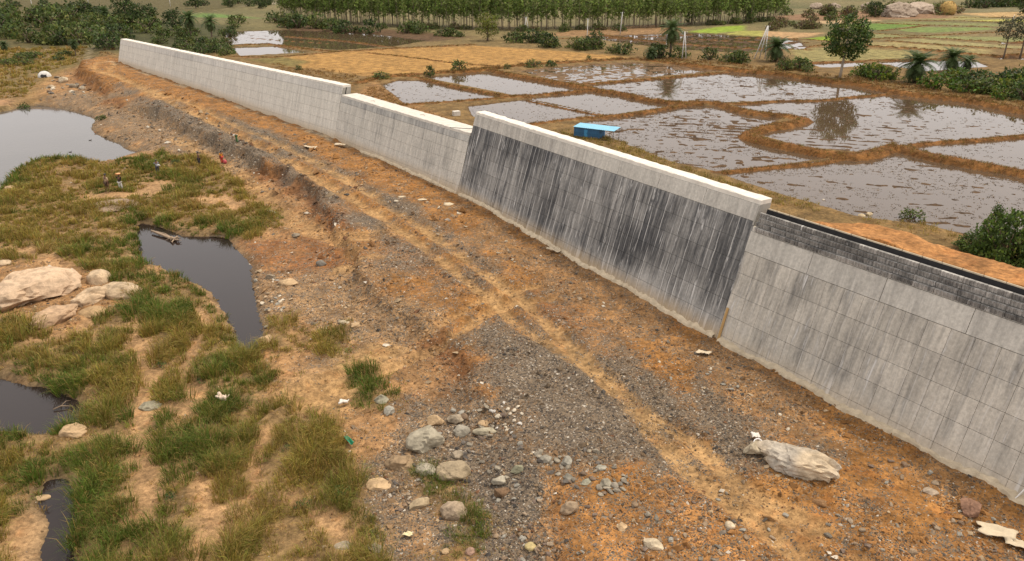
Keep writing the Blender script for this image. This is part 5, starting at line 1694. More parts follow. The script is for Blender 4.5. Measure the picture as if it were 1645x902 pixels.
big_tree(280, 48, 26, 'dark tree behind the shaggy palms', 89, 6.0, .1, 3.2, .25, 60, 16, .6, DKG, None)
big_tree(315, 14, 18, 'lone dark tree on the far fields at the top', 90, 7.0, .1, 3.4, .25, 50, 14, .8, DKG, MDG)
big_tree(370, 12, 16, 'second dark tree on the far fields at the top', 91, 7.0, .1, 4.4, .25, 50, 14, .8, DKG, MDG)
big_tree(418, 14, 18, 'third dark tree on the far fields left of the plantation', 92, 7.0, .1, 4.4, .25, 50, 14, .8, DKG, MDG)
big_tree(1405, 28, 22, 'dark green tree at the foot of the boulder hill', 93, 6.0, .05, 3.0, .25, 60, 16, .55, DKG, MDG)
big_tree(1368, 26, 14, 'small dark tree left of the boulder hill', 94, 5.0, .05, 2.8, .25, 50, 14, .55, DKG, MDG)
big_tree(1645, 22, 16, 'dark round tree cut by the right edge far off', 95, 6.0, .05, 3.2, .25, 60, 16, .55, DKG, MDG)
big_tree(1110, 40, 24, 'dark tree at the front edge of the plantation above the palm', 96, 7.0, .1, 3.0, .25, 60, 16, .5, DKG, MDG)
big_tree(1203, 36, 20, 'dark round tree at the right end of the plantation', 97, 6.0, .1, 2.8, .25, 60, 16, .5, DKG, MDG)

# eucalyptus plantation: rows of slender trees
EUC = [tree_meshes(600 + i, 11.0, (.22, .34, .28, .38)[i], (1.5, 1.25, 1.6, 1.2)[i], .08, 48, 7, .50, ((.20, .27, .065), (.23, .29, .08), (.18, .25, .06), (.22, .26, .09))[i], M['eucbark'], 6, 'spire', .25, (.15, .20, .05), 'euc') for i in range(4)]
EDGE = smooth_line(GP([(452, 31), (520, 37), (600, 43), (700, 47), (800, 50), (900, 50), (1000, 48), (1100, 44), (1180, 40), (1262, 33)], PZ), 4)
seg = np.linalg.norm(np.diff(EDGE, axis=0), axis=1); cs = np.concatenate([[0], np.cumsum(seg)])
spots = []
for r in range(3):
    for t in np.arange(0, cs[-1], 2.75):
        tt = t + R.uniform(-.7, .7)
        spots.append((np.interp(tt, cs, EDGE[:, 0]) + R.normal(0, .35), np.interp(tt, cs, EDGE[:, 1]) + 3.0 * r + R.normal(0, .5)))
spots = np.array(spots); hz = height(spots[:, 0], spots[:, 1])
print('eucalyptus', len(spots))
for i, (xx, yy) in enumerate(spots):
    k = R.uniform(0.8, 1.55)
    tree('eucalyptus_tree', EUC[i % 4], (xx, yy, hz[i] - .1), (k * R.uniform(.85, 1.2), k), R.uniform(0, 6.28), 'slender pale-trunked eucalyptus tree in the front rows of the plantation', 'tree', 'front rows of the eucalyptus plantation')
# the mass of trees behind them
def cat_mesh(name, mes, mats, spots, sc):
    V = []; Q = []; Tt = []; C = []; o = 0
    for me_, sp in zip(mes, spots):
        n = len(me_.vertices); v = np.empty(n * 3, np.float32); me_.vertices.foreach_get('co', v); v = v.reshape(-1, 3)
        c = np.empty(n * 4, np.float32); me_.color_attributes['col'].data.foreach_get('color', c)
        a = R.uniform(0, 6.28); k = R.uniform(.85, 1.2) * sc
        w = np.column_stack([v[:, 0] * math.cos(a) - v[:, 1] * math.sin(a), v[:, 0] * math.sin(a) + v[:, 1] * math.cos(a), v[:, 2]]) * k + np.array(sp)
        lt = np.empty(len(me_.polygons), np.int32); me_.polygons.foreach_get('loop_total', lt)
        li = np.empty(len(me_.loops), np.int32); me_.loops.foreach_get('vertex_index', li)
        st = np.concatenate([[0], np.cumsum(lt)[:-1]])
        q = li[(st[lt == 4][:, None] + np.arange(4))]; t = li[(st[lt == 3][:, None] + np.arange(3))]
        V.append(w); C.append(c.reshape(-1, 4)[:, :3]); Q.append(q + o); Tt.append(t.reshape(-1, 3) + o); o += n
    return make_mesh(name, np.concatenate(V), np.concatenate(Q), np.concatenate(Tt), mats, np.concatenate(C))


sp = []
for r in range(3, 6):
    for t in np.arange(0, cs[-1], 3.0):
        tt = t + R.uniform(-1, 1); sp.append((np.interp(tt, cs, EDGE[:, 0]), np.interp(tt, cs, EDGE[:, 1]) + 3.2 * r + R.normal(0, .6)))
sp = np.array(sp); sz = height(sp[:, 0], sp[:, 1])
sel = R.integers(0, 4, len(sp))
mass = empty('plantation_mass'); mass['kind'] = 'stuff'
tag(mass, 'green mass of eucalyptus trees behind the front rows', 'trees')
s3 = [(a, b, c) for (a, b), c in zip(sp, sz)]
add('crown', cat_mesh('crown', [EUC[i][1] for i in sel], M['euc'], s3, 1.25), mass)
add('trunk', cat_mesh('trunk', [EUC[i][0] for i in sel], M['eucbark'], s3, 1.25), mass)

# bushes
def bushes(poly, n, w, kinds, label, group, hr=(.8, 1.2)):
    p = np.array(poly, float); k = 0
    while k < n:
        px = R.uniform(p[:, 0].min(), p[:, 0].max()); py = R.uniform(p[:, 1].min(), p[:, 1].max())
        if not inpoly(np.array([px]), np.array([py]), p)[0]: continue
        kd = kinds[int(R.integers(0, len(kinds)))]
        bush(pick(kd), px, py, R.uniform(*w), label.replace('green', {'dark': 'dark green', 'mid': 'mid-green', 'olive': 'olive green', 'lime': 'bright green', 'brown': 'brownish'}[kd], 1).replace('dark dark', 'dark'), R.uniform(*hr), group); k += 1


bushes([(-20, 28), (190, 30), (275, 45), (275, 62), (195, 66), (190, 80), (90, 74), (-20, 62)], 76, (26, 48), ('dark', 'mid', 'mid', 'olive', 'olive'), 'dense green thorn bush in the far left scrub', 'far left scrub bushes')
bushes([(270, 50), (372, 52), (380, 72), (372, 92), (330, 90), (240, 72)], 28, (18, 32), ('mid', 'olive', 'dark', 'mid'), 'green bush in the thicket behind the far wall', 'thicket behind the far wall')
bushes([(380, 36), (470, 36), (560, 46), (800, 58), (820, 66), (600, 56), (460, 50), (360, 46)], 26, (20, 42), ('mid', 'dark', 'olive', 'mid'), 'green bush in the belt before the plantation', 'bush belt before the plantation')
bushes([(450, 34), (600, 46), (800, 53), (1000, 51), (1180, 43), (1262, 36), (1262, 33), (1000, 47), (800, 49), (600, 42)], 26, (12, 26), ('mid', 'olive', 'brown', 'olive'), 'low green undergrowth bush at the foot of the plantation trees', 'undergrowth along the plantation', (.6, 1.2))
bushes([(800, 58), (940, 76), (1050, 90), (1230, 98), (1210, 104), (1000, 90), (830, 72)], 24, (20, 42), ('dark', 'mid', 'mid', 'olive'), 'green bush in the hedge beyond the straw field', 'hedge beyond the straw field', (.8, 1.1))
bushes([(1380, 122), (1450, 126), (1440, 134), (1385, 130)], 7, (26, 42), ('lime', 'mid'), 'broad-leaved green bush at the paddy corner beside the bare-trunked tree', 'bushes beside the bare-trunked tree', (.9, 1.1))
bushes([(1495, 130), (1560, 128), (1690, 138), (1690, 165), (1600, 160), (1500, 146)], 30, (32, 56), ('lime', 'lime', 'mid', 'dark'), 'leafy green bush in the hedge at the right', 'leafy hedge at the right', (.7, 1.0))
bushes([(1250, 104), (1330, 116), (1320, 124), (1250, 112)], 6, (22, 38), ('olive', 'brown', 'mid'), 'low mixed bush between the pole and the bare-trunked tree', 'bushes between pole and tree')
bushes([(1225, 26), (1330, 18), (1540, 12), (1530, 28), (1420, 30), (1300, 36)], 30, (14, 28), ('brown', 'brown', 'olive', 'mid'), 'dry brown scrub bush on the boulder hill', 'dry scrub on the boulder hill')
bushes([(1215, 38), (1320, 38), (1325, 46), (1230, 50)], 14, (12, 24), ('brown', 'brown', 'olive'), 'dry brown bush at the plantation corner', 'dry bushes at the plantation corner')
bushes([(1540, 10), (1660, 6), (1660, 12), (1560, 14)], 14, (22, 36), ('dark', 'dark', 'mid'), 'dark green tree clump on the skyline at the right', 'dark clumps at the upper right')
bushes([(-20, 6), (60, 8), (160, 8), (160, 12), (-20, 12)], 12, (8, 16), ('dark', 'mid'), 'small dark bush on the far fields at the upper left', 'bushes on the far fields')
bushes([(0, 84), (110, 88), (100, 100), (0, 110)], 12, (16, 30), ('olive', 'mid', 'olive'), 'low olive bush on the rough ground beyond the river', 'olive bushes beyond the river', (.5, .8))
bushes([(300, 6), (460, 5), (460, 12), (300, 12)], 12, (12, 22), ('dark', 'mid'), 'dark bush along the far field road', 'bushes along the far field road')
bush(pick('dark'), 691, 122, 20, 'dark upright bush on the bund left of the paddies', 1.5)
bush(pick('mid'), 737, 114, 32, 'green rounded bush on the straw field edge', 1.0)
bush(pick('olive'), 612, 126, 34, 'low olive tuft bush at the straw field corner', .6)
bush(pick('olive'), 815, 111, 14, 'small olive bush on the bund behind the second paddy', 1.2)
bush(pick('olive'), 857, 108, 32, 'left olive bush of the pair on the bund', .75)
bush(pick('mid'), 886, 107, 22, 'right olive bush of the pair on the bund', 1.0)
bush(pick('mid'), 946, 95, 10, 'tiny dark shrub alone on the straw field', 1.3)
bush(pick('mid'), 480, 113, 14, 'small green shrub just behind the far wall', 1.0)
bush(pick('mid'), 41, 179, 22, 'round green bush at the river edge', 1.0)
bush(pick('mid'), 163, 193, 18, 'small green bush on the stony river bank', .9)
bush(pick('mid'), 283, 262, 16, 'bluish green shrub in the river grass', .8)
bush(pick('olive'), 1465, 352, 38, 'dry tussock bush on the fill behind the black board', .8)
# near leafy shrub at the right edge
NEARB = [bush_meshes(560 + j, 120, 26, .11, (.065, .105, .022), (.11, .16, .03), .9, 9) for j in range(2)]
bush(NEARB[0], 1612, 418, 88, 'large leafy green shrub at the right edge behind the black board', 1.25, None, 'leafy_shrub', 'shrub')
bush(NEARB[1], 1570, 402, 62, 'lower leafy shrub left of the large one behind the board', .7, None, 'leafy_shrub', 'shrub')
bush(NEARB[1], 1665, 430, 90, 'leafy shrub cut by the right edge behind the board', 1.0, None, 'leafy_shrub', 'shrub')
bush(NEARB[0], 1592, 385, 30, 'slim leafy sapling standing above the shrubs at the right', 2.6, None, 'leafy_shrub', 'shrub')
WEED = [bush_meshes(580 + j, 26, 12, .13, (.05, .12, .03), (.09, .17, .05), .8, 5) for j in range(2)]
for px, py, w, lb in ((535, 735, 26, 'dark green weed beside the green cloth'), (548, 800, 44, 'bright green weed in the lower grass'), (488, 815, 34, 'pale green spreading weed in the lower grass'),
                      (275, 800, 26, 'bluish green weed in the grass beside the sand hollow'), (258, 590, 24, 'bluish green weed beside the sandy path'), (325, 612, 20, 'green weed at the dark sand hollow'), (462, 722, 22, 'small green weed at the grass edge')):
    bush(WEED[int(R.integers(0, 2))], px, py, w, lb, .8, None, 'weed', 'weed')

# ------------------------------------------------------------------ people
def skin_mesh(name, J, E, rad, mat, sub=1):
    """continuous skinned body from joints and bones"""
    names = list(J); ix = {k: i for i, k in enumerate(names)}
    me = bpy.data.meshes.new(name)
    me.from_pydata([tuple(J[k]) for k in names], [(ix[a], ix[b]) for a, b in E], [])
    o = bpy.data.objects.new(name, me); COL.objects.link(o)
    md = o.modifiers.new('skin', 'SKIN'); md.use_smooth_shade = True; md.branch_smoothing = 0.3
    for k in names:
        v = me.skin_vertices[0].data[ix[k]]
        r = rad[k]; v.radius = (r, r) if not isinstance(r, tuple) else r
        v.use_root = (k == names[0])
    ss_ = o.modifiers.new('smooth', 'SUBSURF'); ss_.levels = sub; ss_.render_levels = sub
    me.materials.append(mat)
    return o


def person(px, py, hpx, face, label, shirt=None, legs=(.05, .05, .06), skin=(.16, .085, .05), arms='down', bend=0.0, sari=False, shorts=False, name='person'):
    x, y, z = T1(px, py)
    k = 1.0 if hpx is None else hpx / PXM(x, y, z) / 1.66
    root = empty(name, (x, y, z), face, (k, k, k)); tag(root, label, 'person')
    J = dict(pelvis=(0, 0, .93), waist=(0, .005, 1.08), chest=(0, 0, 1.28), neck=(0, 0, 1.44), jaw=(0, .02, 1.52), crown=(0, .005, 1.62), nose=(0, .105, 1.55))
    rad = dict(pelvis=.14, waist=.12, chest=(.15, .115), neck=.05, jaw=.072, crown=.085, nose=.016)
    E_ = [('pelvis', 'waist'), ('waist', 'chest'), ('chest', 'neck'), ('neck', 'jaw'), ('jaw', 'crown'), ('jaw', 'nose')]
    for sd_, sx in (('l', -1), ('r', 1)):
        st = .07 * sx
        J['hip' + sd_] = (.10 * sx, 0, .86); J['knee' + sd_] = (.12 * sx, .03 * sx + .02, .48); J['ankle' + sd_] = (.13 * sx, .05 * sx - .03, .09); J['toe' + sd_] = (.145 * sx, .05 * sx + .14, .03)
        rad['hip' + sd_] = .09; rad['knee' + sd_] = .058; rad['ankle' + sd_] = .036; rad['toe' + sd_] = .03
        E_ += [('pelvis', 'hip' + sd_), ('hip' + sd_, 'knee' + sd_), ('knee' + sd_, 'ankle' + sd_), ('ankle' + sd_, 'toe' + sd_)]
        J['sh' + sd_] = (.19 * sx, 0, 1.37)
        if arms == 'up': J['el' + sd_] = (.34 * sx, .06, 1.50); J['wr' + sd_] = (.20 * sx, .08, 1.70); hd = (-.04 * sx, 0, .09)
        elif arms == 'front': J['el' + sd_] = (.24 * sx, .06, 1.12); J['wr' + sd_] = (.15 * sx, .28, 1.12); hd = (-.02 * sx, .09, .0)
        elif arms == 'reach': J['el' + sd_] = (.20 * sx, .22, 1.36); J['wr' + sd_] = (.16 * sx, .46, 1.38); hd = (0, .09, 0)
        else: J['el' + sd_] = (.25 * sx, -.02, 1.10); J['wr' + sd_] = (.26 * sx, .05, .86); hd = (0, .02, -.09)
        rad['sh' + sd_] = .062; rad['el' + sd_] = .042; rad['wr' + sd_] = .028
        w = np.array(J['wr' + sd_]); h = np.array(hd)
        J['palm' + sd_] = tuple(w + h * .6); rad['palm' + sd_] = .034
        E_ += [('chest', 'sh' + sd_), ('sh' + sd_, 'el' + sd_), ('el' + sd_, 'wr' + sd_), ('wr' + sd_, 'palm' + sd_)]
        side_ = np.cross(h, (0, 1, 0.3)); side_ /= np.linalg.norm(side_)
        for f in range(5):
            if f == 0: e1 = w + h * .8 + side_ * .055; e2 = w + h * 1.1 + side_ * .065
            else: e1 = w + h * 1.35 + side_ * (.036 - .024 * (f - 1)); e2 = e1 + h * (.42, .5, .46, .34)[f - 1] + np.array((0, .012, 0))
            J['f%d%s' % (f, sd_)] = tuple(e1); J['g%d%s' % (f, sd_)] = tuple(e2); rad['f%d%s' % (f, sd_)] = .0095; rad['g%d%s' % (f, sd_)] = .008
            E_ += [('palm' + sd_, 'f%d%s' % (f, sd_)), ('f%d%s' % (f, sd_), 'g%d%s' % (f, sd_))]
    def bendf(p):
        p = np.array(p, float)
        if bend and p[2] > .97:
            q = p - np.array((0, 0, .97)); c, s_ = math.cos(bend), math.sin(bend)
            return np.array((q[0], q[1] * c + q[2] * s_, -q[1] * s_ + q[2] * c)) + np.array((0, -.10, .95))
        return p
    J = {a: bendf(b) for a, b in J.items()}
    sm = m_plain('skin_tone', skin, .6, .1)
    body = skin_mesh('body', J, E_, rad, sm); body.parent = root
    def cloth(nm, keys, grow, mat, extra=None):
        kk = [q for q in keys if q in J]; ed = [(a, b) for a, b in E_ if a in kk and b in kk]
        c = skin_mesh(nm, {q: J[q] for q in kk}, ed, {q: ((rad[q] if not isinstance(rad[q], tuple) else rad[q][0]) + grow + (extra or {}).get(q, 0)) for q in kk}, mat)
        c.parent = root; return c
    if shirt is not None:
        cloth('shirt', ['waist', 'chest', 'shl', 'shr', 'ell', 'elr', 'pelvis'], .016, m_plain('shirt_cloth', shirt, .85, .2, 6))
    ln = ['pelvis', 'hipl', 'hipr', 'kneel', 'kneer'] + ([] if shorts else ['anklel', 'ankler'])
    cloth('trousers' if not sari else 'skirt', ln, .018 if not sari else .05, m_plain('leg_cloth', legs, .85, .2, 6), {'kneel': .012, 'kneer': .012, 'anklel': .02, 'ankler': .02})
    hb = MB()                                                     # hair, eyes, mouth and ears
    V, F = ICO2
    hv = V * np.array((.098, .105, .10)); hv = hv[:, :] + np.array((0, -.018, 1.615)); hv[:, 2] = np.maximum(hv[:, 2], 1.53)
    hb.put([bendf(q) for q in hv], None, F); hb.build('hair', M['wire'], root, True)
    fb = MB()
    for ex in (-.032, .032): fb.put([bendf(q) for q in V * .011 + np.array((ex, .082, 1.575))], None, F)
    fb.put([bendf(q) for q in V * np.array((.026, .008, .007)) + np.array((0, .092, 1.515))], None, F)
    fb.build('face_features', M['wire'], root, True)
    eb = MB()
    for ex in (-.088, .088): eb.put([bendf(q) for q in V * np.array((.012, .022, .032)) + np.array((ex, 0, 1.56))], None, F)
    eb.build('ears', sm, root, True)
    return root, (x, y, z, k)


person(174, 309, 26, 2.6, 'bare-legged thin person in tan standing at the left on the flat rock', (.42, .30, .19), (.09, .055, .035), arms='down', shorts=True)
r2, (x, y, z, k) = person(195, 306, 22, 2.9, 'person in black top and white trousers with both arms raised to a basin', (.02, .02, .025), (.62, .60, .56), arms='up')
b = MB(); V = []
n = 16
prof = [(.02, 1.70), (.15, 1.70), (.25, 1.83), (.27, 1.83), (.16, 1.72)]
for r_, zz in prof:
    for j in range(n): V.append((r_ * math.cos(6.2832 * j / n), r_ * math.sin(6.2832 * j / n), zz))
Qq = [[i * n + j, i * n + (j + 1) % n, (i + 1) * n + (j + 1) % n, (i + 1) * n + j] for i in range(len(prof) - 1) for j in range(n)]
b.put(V, Qq, [[0, j + 1, j] for j in range(1, n - 1)])
ob = empty('basin', (x, y, z), 0, (k, k, k)); tag(ob, 'orange basin full of sand carried on the head of the person in black', 'basin')
b.build('bowl', m_plain('orange_plastic', (.55, .17, .04), .5, .1), ob, True)
V, F = ICO3
sv = V * np.array((.235, .235, .09)) + np.array((0, 0, 1.80)); sv[:, 2] = np.maximum(sv[:, 2], 1.80)
MB().put(sv, None, F).build('load', m_plain('sand_load', (.60, .33, .16), .95, .3, 9), ob, True)
person(254, 279, 20, 0.6, 'person in grey shirt standing waist-deep in the river grass', (.30, .31, .34), (.05, .05, .07), arms='front')
x, y, z = T1(257, 279)
o = add('bundle', rock_mesh('bundle', (.5, .34, .3), 430, .4, (.72, .70, .66), ICO3, True), None, (x + .12, y - .3, z + 1.15)); tag(o, 'white cloth bundle held by the person in grey in the grass', 'bundle')
person(321, 267, 21, 2.2, 'bare-chested person in dark trousers on the path beside the grass', None, (.03, .03, .04))
person(357, 263, 19, 1.2, 'person in orange top and red skirt walking up the slope', (.62, .24, .02), (.36, .05, .035), sari=True)
x, y, z = T1(361, 263)
bg_ = empty('carrier_bag', (x + .1, y - .1, z)); tag(bg_, 'pink carrier bag beside the person in orange', 'bag')
add('bag_body', rock_mesh('bag_body', (.55, .4, .6), 431, .35, (.62, .13, .14), ICO3, True), bg_, (0, 0, .28))
b = MB(); a = np.linspace(0, np.pi, 9); b.tube(np.stack([.14 * np.cos(a), 0 * a, .52 + .18 * np.sin(a)], 1), .012, 5); b.build('handle', m_plain('pink_plastic', (.62, .13, .14), .5, .1), bg_, True)
person(381, 230, 21, 2.0, 'person in white shirt and green trousers bending over on the road edge', (.75, .72, .62), (.08, .16, .06), arms='reach', bend=1.35)

# ------------------------------------------------------------------ shed, poles and loose things
# blue sheet-metal shed with an open lean-to at its right
x0, y0, z0 = T1(962, 224)
x1, y1, _ = T1(908, 216)
z0 = min(z0, float(height(np.array([x0]), np.array([y0]))[0]))
fd = np.array([x1 - x0, y1 - y0]); Ls = 3.9
th = math.atan2(fd[1], fd[0]) - math.pi
shed = empty('metal_shed', (x0, y0, z0), math.radians(-31)); tag(shed, 'small blue sheet-metal shed with a light blue roof behind the stained wall', 'shed')
Hs, Ws = 1.35, 2.0
for i in range(9):                                                    # ribbed sheets, one course each
    zb_ = .06 + i * (Hs - .06) / 9; hh = (Hs - .06) / 9
    MB().box((-Ls / 2, -.012 - .006 * (i % 2), zb_ + hh / 2), (Ls, .03, hh - .035)).build('cladding_sheet', M['bluewall'], shed)
MB().box((-Ls / 2, .02, Hs / 2), (Ls - .02, .02, Hs)).build('front_wall', M['wire'], shed)
MB().box((-.01, Ws / 2, Hs / 2), (.03, Ws, Hs)).build('side_wall', M['bluewall'], shed)
MB().box((-Ls, Ws / 2, Hs / 2), (.03, Ws, Hs)).build('side_wall', M['bluewall'], shed)
MB().box((-Ls / 2, Ws, Hs / 2), (Ls, .03, Hs)).build('rear_wall', M['bluewall'], shed)
dr = MB().box((-Ls * .52, -.05, .62), (.52, .03, .95)).build('door', m_plain('paler_blue_door', (.06, .27, .50), .5, .1), shed)
MB().box((-Ls * .52 + .2, -.085, .62), (.04, .05, .16)).build('handle', M['wire'], dr)
rf = MB(); nrib = 22
Vr = []
for i in range(nrib * 2 + 1):
    u = -Ls - .12 + (Ls + 2.4) * i / (nrib * 2); zz = Hs + .03 + (.03 if i % 2 else 0)
    Vr += [(u, -.16, zz - .02), (u, Ws + .12, zz + .16)]
Qr = [[2 * i, 2 * i + 2, 2 * i + 3, 2 * i + 1] for i in range(nrib * 2)]
rf.put(Vr, Qr)
ro = rf.build('roof', M['blueroof'], shed); ro.modifiers.new('thick', 'SOLIDIFY').thickness = .02
for uu, vv in ((2.15, -.05), (2.15, Ws), (.75, Ws)):
    MB().tube([(uu, vv, -.1), (uu, vv, Hs + .05 + .08 * vv)], .035, 6).build('post', M['wire'], shed)

# electric poles
def pole(px, py, hpx, label, legs=1, lean=0.0, arm=True, spread=1.1, thick=.16):
    x, y, z = T1(px, py); k = PXM(x, y, z); H = hpx / k
    o = empty('electric_pole', (x, y, z)); tag(o, label, 'pole')
    top = np.array([lean * H, 0, H])
    for i in range(legs):
        bx = (i - (legs - 1) / 2) * spread
        MB().tube([(bx, 0.25 * (i % 2), -.3), tuple(top + np.array((.08 * (i - (legs - 1) / 2), 0, 0)))], [thick, thick * .65], 8).build('leg' if legs > 1 else 'shaft', M['pole'], o, True)
    if arm:
        ca = MB().box((top[0], 0, H - .25), (1.3, .09, .09)).build('cross_arm', M['wire'], o)
        for u in (-.55, 0, .55):
            MB().tube([(top[0] + u, 0, H - .2), (top[0] + u, 0, H + .08)], [.06, .03], 6).build('insulator', M['white'], ca)
    if legs > 1:
        MB().box((top[0] * .45, .1, H * .45), (spread * .7, .06, .08)).build('brace', M['pole'], o)
    return o


pole(1099, 96, 40, 'white two-legged electric pole right of the tall date palm', 2, -.06)
pole(1220, 95, 46, 'white three-legged braced electric pole left of the bushy palm', 3, .14, True, 1.4)
pole(1070, 78, 20, 'white pole showing below the crown of the tall palm', 1, 0, False)
pole(996, 56, 32, 'pale leaning pole before the eucalyptus trunks', 1, .06)
pole(943, 64, 30, 'thin white pole beside the dark bushy tree', 1, .01)
pole(846, 50, 20, 'white two-legged pole before the plantation at its middle', 2, -.05, True, 1.6)
pole(1091, 40, 14, 'leaning brown pole at the plantation edge above the palm', 1, .35, False)
pole(53, 16, 18, 'dark pole on the far fields at the upper left', 1, 0)
pole(143, 9, 11, 'white pole on the far fields left of the scrub tree', 1, 0)
pole(274, 11, 12, 'white pole on the far fields behind the far wall end', 1, 0)
pole(1623, 50, 20, 'thin dark pole among the sparse trees at the right', 1, 0, False, 1.0, .09)

# driftwood in the dark pool
x, y, z = T1(246, 384)
dw = empty('driftwood_log', (x, y, WZ)); tag(dw, 'bleached driftwood log with a root knot lying in the dark pool', 'log')
xe, ye = G(283, 388, WZ); dx, dy = xe - x, ye - y
b = MB(); b.tube([(0, 0, .25), (dx * .3, dy * .3, .22), (dx * .65, dy * .65, .16), (dx * .95, dy * .95, .12)], [.10, .13, .15, .18], 8); b.build('stem', M['drift'], dw, True)
b = MB(); b.tube([(dx * .1, dy * .1 + .5, .1), (dx * .5, dy * .5 + .4, .2), (dx * .9, dy * .9, .2)], [.05, .07, .06], 6); b.build('branch', M['drift'], dw, True)
b = MB()
for i in range(11):
    a = i * .9; L = R.uniform(.5, 1.1)
    b.tube([(dx * .95, dy * .95, .15), (dx * .95 + .5 * L * math.cos(a), dy * .95 + .5 * L * math.sin(a), .25 + .2 * math.sin(i * 2.1)), (dx * .95 + L * math.cos(a + .4), dy * .95 + L * math.sin(a + .4), R.uniform(-.1, .35))], [.10, .06, .02], 5)
b.build('root_knot', M['drift'], dw, True)
for px, py, L, ang_, lb in ((355, 385, 2.6, -.25, 'thin bare branch along the far shore of the dark pool'), (105, 668, 1.1, .4, 'dark broken branch on the bank of the left pool')):
    x, y, z = T1(px, py); o = empty('dead_branch', (x, y, max(z, WZ)), ang_); tag(o, lb, 'branch')
    b = MB(); b.tube([(-L / 2, 0, .08), (-L * .1, .1, .18), (L * .5, -.05, .1)], [.05, .04, .015], 5); b.tube([(-L * .1, .1, .18), (L * .15, .4, .3), (L * .35, .5, .22)], [.03, .02, .008], 5); b.build('limb', M['drift'], o, True)

# white tarpaulin shelter by the far river, concrete block, rod on the crest
x, y, z = T1(72, 124)
tp = empty('tarpaulin_tent', (x, y, z), .3); tag(tp, 'small white tarpaulin tent on the rough ground beyond the river', 'tent')
V, F = ICO3
v = V.copy(); v = v * np.array((1.4, 1.1, 1.3)); v[:, 2] = np.maximum(v[:, 2], 0); v *= (1 + .25 * n3(v, .6, 5))[:, None]
fc = v[F].mean(1); op = (fc[:, 1] < -.5) & (np.abs(fc[:, 0] - .1) < .55) & (fc[:, 2] < .65)
MB().put(v, None, F[~op]).build('sheet', m_plain('weathered_tarpaulin', (.52, .50, .46), .7, .4, 2.0), tp, False)
MB().put(v * .9, None, F).build('dark_inner_shell', M['wire'], tp, True)  # dark shell just inside the sheet, seen through the opening
x, y, z = T1(733, 186)
o = MB().box((0, 0, .35), (1.15, .8, .8)).build('concrete_block', M['crest'], None, False, loc=(x, y, z), rot=(0, 0, .5)); tag(o, 'white concrete block on dry grass behind the middle wall', 'block')
bv = o.modifiers.new('edge', 'BEVEL'); bv.width = .05
P0, P1 = wpt(Cc, 3.0, 8.10), wpt(Cc, 1.3, 8.10)
cr = lambda u, bk, z_: (lambda p: (p[0], p[1], z_))(Cc['p'] + Cc['d'] * u - Cc['n'] * (BATTER * 8.1 + bk))
o = MB().tube([cr(3.6, -.25, 8.17), cr(2.0, .9, 8.16), cr(1.0, 1.9, 8.15)], .03, 5).build('steel_rod', M['wire'], None); tag(o, 'long dark steel rod lying across the crest of the middle wall', 'rod')
for u, bk, lb in ((12, 1.0, 'short bent wire on the middle wall crest'), (24, .8, 'thin wire scrap on the crest near the far lift')):
    o = MB().tube([cr(u, bk, 8.16 + .15 * u / Cc['L']), cr(u - .5, bk + .25, 8.2 + .15 * u / Cc['L']), cr(u - .9, bk + .1, 8.16 + .15 * u / Cc['L'])], .018, 5).build('wire_scrap', M['steel'], None); tag(o, lb, 'wire')
# ochre board at the joint, white board at the foot of the right wall
zj = footz(B, .3)
o = make_mesh('plank', [wpt(A, A['L'] - .35, zj - .3, .06), wpt(A, A['L'] - .16, zj - .3, .06), wpt(A, A['L'] - .12, zj + 2.3, .06), wpt(A, A['L'] - .30, zj + 2.3, .06),
                        wpt(A, A['L'] - .35, zj - .3, .12), wpt(A, A['L'] - .16, zj - .3, .12), wpt(A, A['L'] - .12, zj + 2.3, .12), wpt(A, A['L'] - .30, zj + 2.3, .12)],
              [[0, 3, 2, 1], [4, 5, 6, 7], [0, 1, 5, 4], [1, 2, 6, 5], [2, 3, 7, 6], [3, 0, 4, 7]], None, m_plain('ochre_plank', (.40, .25, .10), .9, .3, 3))
tag(add('plank', o), 'ochre plank standing in the joint between grey and stained walls', 'plank')
def lean_board(px, py, w, h, label, mat='white', rz=0.5):
    x, y, z = T1(px, py)
    o = MB().box((0, 0, h / 2), (w, .04, h)).build('board', M[mat], None, loc=(x, y, z - .05), rot=(.25, .35, rz)); tag(o, label, 'board')
lean_board(1630, 803, .30, .95, 'white board leaning against the right wall foot')
# rags, paper and plastic
def rag(px, py, w, label, col, hi=.25, seed=1, asp=.6, name='rag', cat='rag', rz=0.0):
    x, y, z = T1(px, py); W = w / PXM(x, y, z)
    n = 9; X, Y = np.meshgrid(np.linspace(-.5, .5, n), np.linspace(-.5, .5, n)); X, Y = X.ravel(), Y.ravel()
    rr_ = np.random.default_rng(seed)
    Z = hi * W * (np.clip(vnoise(X * 3 + seed, Y * 3, seed), 0, 1) + .5 * vnoise(X * 7, Y * 7 + seed, seed + 2)) + .03
    e = 1 + .5 * (vnoise(X * 2.5 + 9, Y * 2.5, seed + 5) - .5)
    i = (np.arange(n - 1)[:, None] * n + np.arange(n - 1)[None]).ravel()
    me = make_mesh(name, np.stack([X * W * e, Y * W * asp * e, Z], 1), np.stack([i, i + 1, i + n + 1, i + n], 1), None, m_plain('cloth_scrap', col, .8, .2, 6), None, True)
    o = add(name, me, None, (x, y, z + .02), (0, 0, rz)); md = o.modifiers.new('thick', 'SOLIDIFY'); md.thickness = .02
    tag(o, label, cat)
rag(560, 712, 24, 'green cloth strip lying at the grass edge', (.03, .22, .12), .3, 3, .25, 'cloth', 'cloth', -.9)
rag(553, 652, 14, 'crumpled white paper left of the grass clump', WHT, .6, 4, .7, 'paper', 'paper')
rag(359, 650, 14, 'whitish plastic scrap in the grass', (.70, .55, .42), 1.1, 5, .8, 'plastic_scrap', 'scrap')
